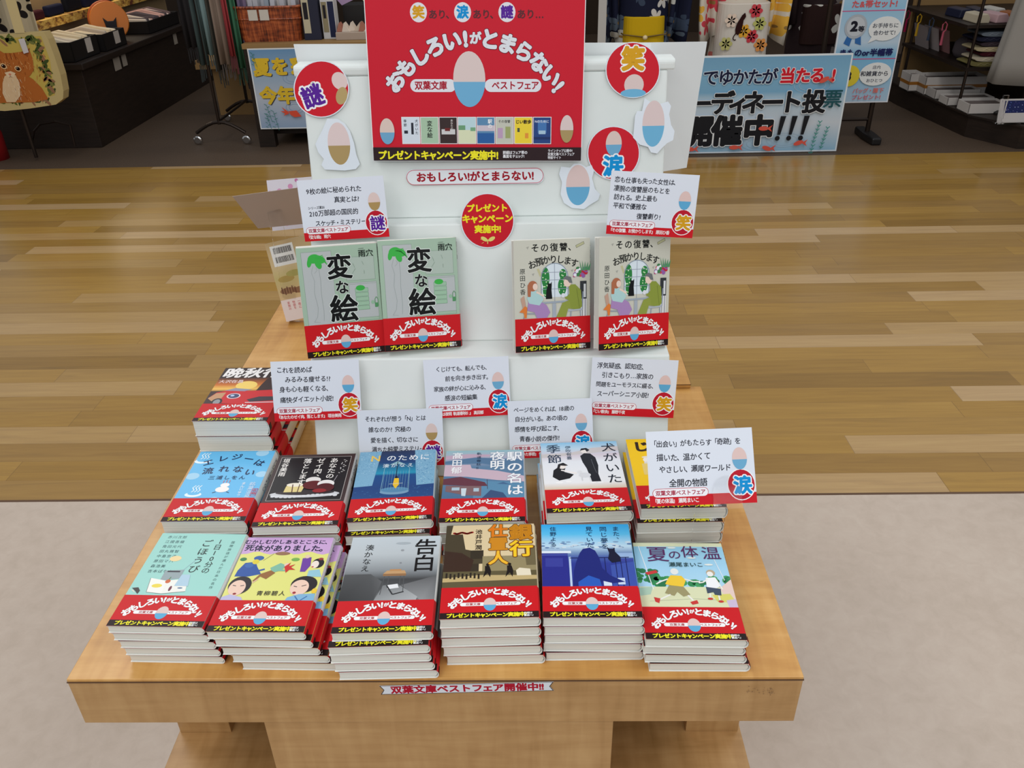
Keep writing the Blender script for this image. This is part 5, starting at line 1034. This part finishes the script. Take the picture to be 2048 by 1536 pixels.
def b_wick(nt, b):
    n1 = noise(nt, coords(nt, 'Object', (110, 110, 6)), 1.0, 2, .5); n2 = noise(nt, coords(nt, 'Object', (12, 12, 60)), 1.0, 2, .5)
    nt.links.new(ramp(nt, math_(nt, 'ADD', math_(nt, 'MULTIPLY', n1, .6), math_(nt, 'MULTIPLY', n2, .4)), [(.35, (70, 26, 12)), (.5, (140, 62, 28)), (.65, (186, 98, 50))]), b.inputs['Base Color']); bump(nt, b, n1, .6, .004)
M_WICK = mat('wicker', rough=.4, spec=.5, build=b_wick)
mb.build('basket', M_WICK, t)
MB().tube([(x * 1.03, y * 1.03, .197) for x, y in base_], .009, 6, closed=True).build('rim', M_WICK, t); MB().tube([(x * 1.01, y * 1.01, .13) for x, y in base_], .006, 6, closed=True).build('binding', M_WICK, t)
for k in (0, 1): o = MB().box(-.028, .028, -.002, .002, -.03, .03, (206, 200, 190)).build('price_card', M_CARD, t, loc=(-.075 + k * .07, -.157, .155)); o['label'] = 'white price card on the basket'
rr = random.Random(31)
for k in range(11):
    x = -.17 + k * .034; o = MB().box(-.015, .015, -.05, .05, 0, .12, rr.choice([(214, 208, 204), (190, 190, 196), (220, 214, 200), (150, 160, 170)])).build('wrapped_packet', M_GLOSSPRINT, loc=(-1.105 + x, 5.02 + rr.uniform(-.03, .05), DZ + .125), bevel=.004, rot=(rad(rr.uniform(-12, 4)), rad(rr.uniform(-8, 8)), 0)); tag(o, 'small clear wrapped packet standing in the wicker basket', 'packet', 'wrapped packets in the wicker basket')
for lb, x, w_, h_, c, d_ in (('tall navy box with a white framed label beside the wicker basket', -.84, .105, .245, (30, 34, 56), 0), ('tall white edged navy box, second beside the wicker basket', -.735, .085, .225, (206, 206, 206), .03)):
    t = thing('gift_box', lb, 'box', (x, 5.0 + d_, DZ)); MB().box(-w_ / 2, w_ / 2, -.05, .05, 0, h_, c).build('box', M_GLOSSPRINT, t, bevel=.002)
    MB().box(-w_ / 2 + .006, -.004, -.0515, -.05, .04, h_ - .012, (196, 188, 160) if not d_ else (150, 140, 110)).box(-w_ / 2 + .014, -.012, -.0525, -.0515, .12, h_ - .03, (36, 34, 40)).build('label', M_CARD, t)
    if d_: MB().box(.002, w_ / 2 - .004, -.0515, -.05, .01, h_ - .01, (34, 40, 70)).build('panel', M_CARD, t)
t = thing('sweets_tray', 'beige tray of folded paper wrapped sweets on the desk, left of the red poster', 'tray', (-.56, 5.0, DZ)); MB().box(-.13, .13, -.08, .08, 0, .045, (176, 158, 142)).build('tray', M_GLOSSPRINT, t, bevel=.003)
for k in range(7): o = MB().prism([(-.025, 0), (.025, 0), (rr.uniform(-.02, .02), .05)], -.04, .04, 'y', rr.choice([(206, 190, 170), (170, 110, 90), (220, 206, 190), (120, 50, 50)])).build('wrapped_sweet', M_GLOSSPRINT, loc=(-.66 + k * .034, 4.98 + rr.uniform(-.02, .02), DZ + .046)); tag(o, 'small folded paper wrapped sweet in the beige tray', 'sweet', 'wrapped sweets in the beige tray')
t = thing('display_box', 'open black display box behind the sweets tray', 'box', (-.52, 5.28, DZ)); MB().box(-.16, .16, -.1, .1, 0, .17, (20, 18, 20)).build('box', M_BLACK, t)
for k, c, lb in ((0, (176, 150, 186), 'pale purple'), (1, (206, 196, 160), 'pale yellow')): o = MB().prism([(-.1, 0), (.1, .08), (.02, .16), (-.16, .07)], -.002, .002, 'y', c).build('price_sign', M_CARD, loc=(-.58 + k * .16, 5.17, DZ + .172)); tag(o, lb + ' card sign leaning above the black display box', 'sign', 'card signs on the display box')

# --- mannequins in summer kimono
def mannequin(label, x, y, robe_m, obi_m, obi_col=None, cat=False, cord=False, sl=1.0):
    t = thing('yukata_display', label, 'kimono display', (x, y, 0))
    prof = [(0.05, .17, .12), (.30, .18, .13), (.50, .18, .13), (.62, .165, .12), (.80, .15, .115), (1.0, .17, .12), (1.2, .19, .12), (1.32, .13, .08)]
    n = 28; mb = MB(); vv = [(a * math.cos(6.28318 * k / n), b * math.sin(6.28318 * k / n) * (1 + .04 * math.cos(k * 3)), z) for z, a, b in prof for k in range(n)]
    mb.mesh(vv, [(i * n + k, i * n + (k + 1) % n, (i + 1) * n + (k + 1) % n, (i + 1) * n + k) for i in range(7) for k in range(n)] + [tuple(range(n))[::-1], tuple(range(7 * n, 8 * n))]); mb.build('robe', robe_m, t, smooth=True)
    mb = MB(); o_ = [(.50, .130, .136), (.505, .134, .14), (.735, .128, .134), (.74, .124, .13)] if not cat else [(.50, .158, .158), (.505, .163, .162), (.80, .155, .155), (.805, .15, .15)]
    def se(k): a = 6.28318 * k / 32; c, s_ = math.cos(a), math.sin(a); return (abs(c) ** .55 * (1 if c > 0 else -1), abs(s_) ** .55 * (1 if s_ > 0 else -1))
    vv = [(a * se(k)[0], b * se(k)[1], z) for z, a, b in o_ for k in range(32)]
    mb.mesh(vv, [(i * 32 + k, i * 32 + (k + 1) % 32, (i + 1) * 32 + (k + 1) % 32, (i + 1) * 32 + k) for i in range(3) for k in range(32)] + [tuple(range(32))[::-1], tuple(range(96, 128))], obi_col or (200, 200, 200)); ob = mb.build('sash', obi_m, t, smooth=False)
    if cat:
        S = Sheet(300, 300, .3); K = (50, 24, 22)
        for cx, cy, c in ((200, 40, (206, 70, 80)), (190, 180, (206, 66, 76)), (140, 150, (230, 170, 60)), (230, 110, (190, 190, 110)), (40, 220, (196, 190, 120)), (60, 90, (232, 210, 190)), (250, 230, (226, 150, 80))):
            for k in range(6): S.ell(cx + 22 * math.cos(k * 1.05), cy + 22 * math.sin(k * 1.05), 19, 15, c, rot=k * 60, n=9, up=(k == 0))
        S.poly([(120, 62), (136, 48), (142, 60), (144, 72), (132, 90), (130, 120), (124, 150), (108, 172), (92, 164), (88, 140), (94, 110), (108, 84)], K); S.line([(96, 160), (84, 176), (80, 190), (86, 200), (98, 198)], 6, K)
        MB().sheet(S).build('sash_print', M_CLOTH, t, loc=(0, -.1625, .655), rot=(rad(90), 0, 0))
    if cord:
        MB().tube([(-.138, -.10, .648), (-.128, -.142, .645), (0, -.150, .630), (.128, -.142, .645), (.138, -.10, .648)], .0045, 6, (110, 84, 20)).build('cord', M_GLOSSPRINT, t); MB().lathe([(.002, -.014), (.012, -.009), (.015, 0), (.012, .009), (.002, .014)], n=14, col=(232, 210, 160)).build('bead', M_GLOSSPRINT, t, loc=(.0, -.164, .630), smooth=True)
    for s_ in (-1, 1):
        mb = MB().grid(lambda u, v: (s_ * (.155 + .10 * sl * u + .02 * math.sin(v * 3)), -.06 + .05 * math.sin(u * 5), .62 + .62 * v - .06 * u), 6, 5); mb.build('sleeve', robe_m, t, solid=.025, smooth=True)
    return t
YK = 4.95
def ypx(px_): return on_y(px_, 60, YK).x
navy = flower_mat('navy_flower_cloth', (26, 30, 52), [(196, 196, 190), (90, 104, 120), (210, 206, 200), (60, 72, 92)], 9, .75, .5)
cream = flower_mat('cream_flower_cloth', (216, 206, 190), [(206, 70, 82), (228, 176, 70), (186, 184, 110), (216, 120, 110)], 7, .6, .45)
brown = flower_mat('brown_flower_cloth', (48, 36, 38), [(214, 212, 206), (196, 194, 190), (120, 112, 108)], 5, .8, .5)
mannequin('navy flowered summer kimono with a mustard yellow sash', ypx(1284), YK, navy, M_CLOTH, (206, 168, 26), cord=True)
mannequin('cream flowered summer kimono with a black cat on its sash', ypx(1478), YK, cream, M_CLOTH, (216, 208, 196), cat=True)
mannequin('dark brown summer kimono with large white flowers', on_y(1630, 60, 5.36).x, 5.36, brown, flower_mat('brown_sash', (52, 34, 32), [(216, 214, 206)], 6, .5, .5))
t = thing('paper_banner', 'narrow white paper strip hanging between the red poster and the navy kimono', 'banner', on_y(1203, 85, 4.72)); p = t.location
MB().box(-.024, .024, -.002, .002, -.02, .75, (190, 188, 184)).build('strip', M_CARD, t); MB().tube([(0, 0, .75), (0, .06, .75)], .006).build('hook', M_METAL, t)
# --- large floor poster
S = Sheet(400, 193, .25); S.rect(0, 0, 400, 193, (222, 232, 238)); S.grad(3, 3, 394, 187, [(0, (120, 170, 204)), (.2, (130, 182, 214)), (.36, (126, 178, 212)), (.42, (176, 204, 222)), (.7, (206, 216, 226)), (1, (150, 192, 218))])
for cx, cy in ((190, 176), (290, 168), (330, 60), (240, 174)):
    for r0 in (26, 36): S.line([(cx + r0 * math.cos(k * .3), cy + r0 * .4 * math.sin(k * .3)) for k in range(22)], 1, (170, 196, 216))
NV, RD, IK = (24, 30, 62), (214, 30, 48), (26, 28, 34)
def tx(c, px_, py_, z, col, b, o=0, oc=None):
    if o: S._up(); S.ch(c, px_ - 1300, py_ - 110, z, oc, b + o, latin=ord(c) < 0x2000)
    S._up(); S.ch(c, px_ - 1300, py_ - 110, z, col, b, latin=ord(c) < 0x2000)
for c, x in zip('抽選でゆかたが', (1360, 1388, 1428, 1458, 1486, 1515, 1543)): tx(c, x, 151, 32, NV, .025, .05, (196, 216, 230))
for c, x in zip('当たる!', (1578, 1608, 1636, 1668)): tx(c, x, 150, 31, RD, .04, .05, (232, 224, 228))
for c, x in zip('コーディネート投', (1372, 1416, 1455, 1489, 1517, 1555, 1592, 1638)): tx(c, x, 201, 48, IK, .04, .03, (226, 232, 236))
tx('票', 1674, 196, 38, (30, 84, 92), .015)
for c, x in zip('開催中', (1412, 1470, 1534)): tx(c, x, 257, 64, IK, .05, .025, (236, 240, 242))
for x in (1578, 1601, 1625): S._up(); S.poly([(x - 1300 - 3, 118), (x - 1300 + 8, 118), (x - 1300 + 1, 156), (x - 1300 - 5, 156)], IK); S.ell(x - 1300 - 4, 163, 5, 5, IK)
for x, y, r in ((1398, 292, 10), (1488, 290, 0), (1555, 293, 20), (1618, 283, 160), (1650, 158, 150), (1543, 252, 0)): S.ell(x - 1300, y - 110, 10, 4.5, (222, 92, 76), rot=r); S.poly([(x - 1300 + 6, y - 110), (x - 1300 + 18, y - 117), (x - 1300 + 14, y - 110), (x - 1300 + 18, y - 103)], (222, 92, 76))
for x, y in ((1655, 240), (1672, 252), (1648, 288)):
    S.line([(x - 1300, y - 110), (x - 1300 - 8, y - 110 + 44)], 1.2, (70, 150, 140))
    for k in range(6): S.line([(x - 1300 - k * 1.4 - 4, y - 112 + k * 8), (x - 1300 - k * 1.4, y - 108 + k * 8), (x - 1300 - k * 1.4 + 4, y - 112 + k * 8)], 1.6, (70, 150, 140))
M_, w, h = quad_on([(1413, 112), (1700, 110), (1678, 304), (1385, 300)], (0, 4.50, 0), (0, -1, 0))
xr = (on_y(1700, 110, 4.5).x + on_y(1678, 304, 4.5).x) / 2; wk = w * 400 / 290; hk = .56
flat_print('floor_poster', S, 'large pale blue poster with bold black lettering standing on the shop floor', 'poster', frame_of((xr - wk / 2, 4.50, .004 + hk / 2), (1, -.0, 0), (0, -1, 0)), 1.0, M_POSTER, .012, outline=None)
fp = bpy.data.objects['floor_poster']; fp.scale = (wk / .4, hk / .193, 1)
# --- prize poster on its stand
S = Sheet(122, 275, .4); S.rect(0, 0, 122, 275, (226, 230, 236)); S.grad(2.5, 2.5, 117, 270, [(0, (190, 214, 232)), (.3, (150, 198, 226)), (.55, (190, 212, 230)), (.65, (120, 184, 220)), (1, (176, 204, 226))])
for y in (89, 184): S.line([(2, y), (120, y)], 1.8, (206, 80, 130))
S.text('浴衣・帯', 60, 30, 17, (206, 60, 80), .03, align='c'); S.text('はきもの', 60, 50, 15, (206, 60, 80), .03, align='c'); S.text('た&帯セット!', 60, 76, 15, (214, 92, 96), .03, align='c')
S.poly([(20, 134), (30, 134), (26, 158), (14, 152)], (52, 110, 176)); S.poly([(34, 134), (44, 134), (48, 156), (36, 152)], (52, 110, 176)); S.ell(32, 119, 21, 24, (176, 184, 192)); S.ell(32, 119, 17, 19, (196, 202, 208))
S._up(); S.ch('2', 29, 118, 26, (24, 26, 40), .06, latin=True); S._up(); S.ch('等', 43, 124, 12, (24, 26, 40), .03)
S.ell(88, 124, 31, 24, (232, 236, 236)); S.poly([(66, 138), (60, 152), (78, 144)], (232, 236, 236)); S.text('お手持ちに', 88, 118, 10, (70, 76, 90), .012, align='c'); S.text('合わせて!', 88, 132, 10, (70, 76, 90), .012, align='c')
S.text('きものor半幅帯', 60, 171, 15.5, (24, 34, 90), .04, align='c', sx=.95)
S.ell(36, 218, 20, 22, (226, 206, 60)); S._up(); S.ch('3', 34, 218, 24, (24, 26, 40), .06, latin=True); S.ell(86, 215, 31, 24, (232, 236, 236)); S.text('店内', 86, 201, 8, (90, 96, 110), .012, align='c'); S.text('和雑貨から', 84, 214, 11, (50, 54, 70), .02, align='c'); S.text('おひとつ', 86, 228, 8, (90, 96, 110), .012, align='c')
S.text('バッグ・履下', 78, 249, 11, (226, 120, 110), .02, align='c'); S.text('プレゼント!', 76, 263, 11, (214, 100, 110), .02, align='c')
p0, p1 = on_y(1652, 206, 4.75), on_y(1775, 205, 4.75); wk = p1.x - p0.x; z0 = (p0.z + p1.z) / 2; q0 = on_y(1815, 0, 4.75); hk = (q0.z - z0) * 275 / 205
fo = flat_print('prize_poster', S, 'tall pale blue prize poster with speech bubbles on a black stand', 'poster', frame_of((p0.x + wk / 2, 4.75, z0 + hk / 2), (1, 0, 0), (0, -1, 0)), 1.0, M_POSTER, .010); fo.scale = (wk / .122, hk / .275, 1)
fx = on_y(1748, 206, 4.78).x
t = thing('poster_stand', 'black metal stand holding the tall prize poster', 'stand', (fx, 4.80, 0))
MB().tube([(0, 0, .04), (0, 0, 1.15)], .016).tube([(-.35, 0, .12), (0, 0, .12)], .01).tube([(-.35, 0, .24), (0, 0, .24)], .008).tube([(-.36, 0, .04), (-.36, 0, 1.15)], .016).build('frame', M_METAL, t)
for x in (0, -.36): MB().prism([(-.03, -.16), (.03, -.16), (.04, 0), (.03, .16), (-.03, .16), (-.04, 0)], 0, .045, 'z', (24, 22, 22)).build('foot', M_BLACK, t, loc=(x, -.02, 0), bevel=.01)

# --- right platform, shelves and goods
t = thing('display_platform', 'low dark display platform at the far right of the shop', 'platform', (3.8, 5.6, 0)); PZ = .138
MB().prism([(3.20, 5.72), (3.275, 4.80), (3.45, 4.49), (4.8, 4.49), (4.8, 7.0), (3.20, 7.0)], 0, PZ - .012, 'z').build('body', M_DARKWOOD, t, loc=-t.location)
MB().prism([(3.19, 5.73), (3.265, 4.79), (3.445, 4.48), (4.81, 4.48), (4.81, 7.01), (3.19, 7.01)], PZ - .012, PZ, 'z').build('top', M_DARKWOOD, t, loc=-t.location)
for px_, py_, w_, d_, h_, z_, bnd, lb in ((1815, 183, .10, .16, .115, 0, 1, 'narrow white box with a gold band at the left end of the platform'), (1846, 190, .42, .18, .115, 0, 1, 'long white box with a gold band behind the open white trays'), (1868, 199, .30, .14, .06, 0, 0, 'flat white box between the gold banded box and the trays'), (1893, 212, .30, .13, .05, 0, 0, 'flat white tray second from the front of the platform'), (1935, 229, .24, .16, .062, 0, 0, 'open white tray nearest the front of the platform')):
    p = on_z(px_, py_, PZ); t = thing('goods_box', lb, 'box', (p.x + w_ / 2, p.y + d_ / 2, PZ + .0005), 0, 'white boxes on the dark platform'); a, b = w_ / 2, d_ / 2
    MB().box(-a, a, -b, b, 0, .006, (196, 190, 184)).box(-a, -a + .005, -b, b, 0, h_, (196, 190, 184)).box(a - .005, a, -b, b, 0, h_, (196, 190, 184)).box(-a, a, -b, -b + .005, 0, h_, (200, 194, 188)).box(-a, a, b - .005, b, 0, h_, (200, 194, 188)).build('box', M_CARD, t, bevel=.0015)
    MB().box(-a + .008, a - .008, -b + .008, b - .008, .006, h_ * .8, (110, 100, 96)).build('contents', M_CLOTH, t)
    if bnd: MB().box(-a - .001, a + .001, -b - .001, b + .001, h_ * .38, h_ * .56, (156, 100, 30)).build('gold_band', M_GLOSSPRINT, t)
t = thing('shelf_unit', 'dark shelf unit with metal legs standing on the right platform', 'shelf', (3.8, 5.5, PZ)); Z1, Z2 = .385, .635
table_part(t, 'shelf', [(3.27, 4.7, 4.975, 6.0, Z1 - .02, Z1)], M_DARKWOOD); table_part(t, 'shelf', [(3.22, 4.7, 4.98, 6.0, Z2 - .02, Z2)], M_DARKWOOD); table_part(t, 'back_panel', [(3.3, 4.7, 6.0, 6.03, PZ, 1.1)], M_TAN)
for x, y in ((3.31, 5.95), (3.285, 4.985), (4.6, 4.985)): MB().tube([(x, y, PZ), (x, y, 1.1)], .01).build('leg', M_METAL, t, loc=-t.location)
rr = random.Random(17)
lay = [((120, 112, 70), 'olive yellow'), ((196, 186, 164), 'cream'), ((70, 26, 34), 'maroon'), ((190, 176, 140), 'sand'), ((64, 54, 60), 'plum grey'), ((34, 36, 54), 'navy'), ((110, 120, 130), 'steel blue')]
for k, (c, nm) in enumerate(lay):
    z_ = Z1 + .0005 + k * .0295; x_ = 3.45 + (k * 37 % 5) * .012
    t = thing('fabric_roll', nm + ' folded fabric roll in the pile on the lower right shelf', 'fabric', (x_, 5.10, z_), 0.0, 'folded fabrics on the lower right shelf')
    def sq(a): return (.145 * (abs(math.cos(a)) ** .6) * (1 if math.cos(a) > 0 else -1), .0142 + .0142 * (abs(math.sin(a)) ** .8) * (1 if math.sin(a) > 0 else -1))
    MB().prism([sq(6.28318 * j / 20) for j in range(20)], -.10, .10, 'y', c).build('roll', M_CLOTH, t, smooth=False)
    MB().tube([(-.10 + .02 * j, -.1005, .0142 + .005 * (1 if j % 2 else -1)) for j in range(6)], .002, 5, tuple(min(255, q + 30) for q in c)).build('fold', M_CLOTH, t)
for k in range(3):
    x, y = 3.33 + k * .03, 5.80 - k * .10; o = MB().box(-.003, .003, -.11, .11, 0, .15, [(150, 140, 140), (176, 166, 166), (166, 120, 120)][k]).build('clear_pack', M_GLOSSPRINT, loc=(x, y, Z1 + .001), rot=(0, rad(-14), 0)); tag(o, ('smoky', 'pale', 'pinkish')[k] + ' thin wrapped pack leaning on the lower right shelf', 'pack', 'thin packs on the lower right shelf')
t = thing('wrapped_bundle', 'grey wrapped bundle between the packs and the fabric pile, lower right shelf', 'bundle', (3.44, 5.36, Z1 + .0005)); MB().lathe([(.07, 0), (.085, .03), (.08, .09), (.05, .12)], sx=1.0, sy=1.2, col=(96, 88, 92)).build('bundle', M_CLOTH, t, smooth=True)
for k, (c, nm) in enumerate((((150, 30, 70), 'magenta'), ((190, 150, 40), 'golden'), ((60, 70, 90), 'slate'), ((190, 90, 110), 'pink'))):
    x, y = 3.205, 5.85 - k * .2; o = MB().tube([(-.012, 0, -.05), (-.014, 0, -.015), (0, 0, 0), (.014, 0, -.015), (.012, 0, -.05), (0, 0, -.06), (0, 0, -.14)], [.004] * 5 + [.006, .009], 6, c).build('braided_cord', M_CLOTH, loc=(x, y, Z2 - .015)); tag(o, nm + ' braided cord loop hanging from the upper right shelf edge', 'cord', 'cords hanging on the right shelf')
for k, (c, nm) in enumerate((((196, 184, 160), 'cream'), ((28, 32, 56), 'navy dotted'), ((190, 156, 160), 'pink glossy'), ((44, 44, 60), 'dark'), ((150, 84, 30), 'orange'), ((200, 196, 188), 'white'))):
    x, y = 3.33 + (k // 2) * .11, 5.12 + (k % 2) * .25; o = MB().prism([(-.043, 0), (.043, 0), (.045, .03), (.025, .055), (-.035, .05)], -.09, .09, 'y', c).build('textile_pouch', M_GLOSSPRINT, loc=(x, y, Z2 + .001), bevel=.006, rot=(0, 0, rad(rr.uniform(-8, 8)))); tag(o, nm + ' textile pouch lying on the upper right shelf', 'pouch', 'textile pouches on the upper right shelf')
# metal loop rail left of the platform
t = thing('metal_rail', 'bent black metal rail on the floor left of the right platform', 'rail', on_z(1783, 187, 0) - Vector((.10, 0, 0))); q = t.location
MB().tube([(0, 0, .0), (.01, .02, .2), (.06, .05, .225), (.13, .05, .225), (.14, .05, .34), (.14, .05, .5)], .007).build('rail', M_METAL, t)
# grey garment on a round-based stand, far right
gx = on_y(2048, 120, 4.62).x
t = thing('garment_stand', 'pale grey garment on a stand with a round black base, right edge', 'garment stand', (gx + .17, 4.80, PZ + .0005))
MB().lathe([(.17, 0), (.17, .012), (.15, .022), (.02, .03)], n=32).build('base', M_BLACK, t, smooth=False); MB().tube([(0, 0, .02), (0, 0, 1.1)], .014).build('pole', M_METAL, t)
def gf(u, v): a = 6.28318 * u; r = .25 - .09 * v; return (r * math.cos(a) * (1 + .05 * math.cos(7 * a)), r * .55 * math.sin(a), .19 + .8 * v)
MB().grid(gf, 40, 6, (150, 146, 140)).build('garment', M_CLOTH, t, solid=.005, smooth=True)
t = thing('brochure_holder', 'white brochure holder with a dark blue print, right edge of the platform', 'brochure holder', (on_y(2015, 225, 4.5).x + .09, 4.53, PZ + .0005))
S = Sheet(240, 130, .4); S.rect(0, 0, 240, 130, (196, 192, 190)); S.rect(26, 8, 214, 70, (30, 40, 90)); rr = random.Random(2)
for k in range(60): S.ell(rr.uniform(40, 230), rr.uniform(14, 74), rr.uniform(1, 4), rr.uniform(1, 3), rr.choice([(90, 120, 190), (170, 180, 220), (70, 60, 140)]), n=6, up=(k == 0))
mb = MB().box(-.12, .12, -.002, .002, 0, .135, (200, 196, 192)); mb.sheet(S, frame_of((0, -.0025, .068), (1, 0, 0), (0, -1, 0))); mb.build('brochure', M_CARD, t, loc=(0, 0, .01), rot=(rad(-12), 0, 0))
MB().box(-.125, -.095, -.012, .006, 0, .17).box(-.12, .12, -.01, .05, 0, .01).build('holder', M_CLEAR, t)
bpy.data.objects.remove(_fo)
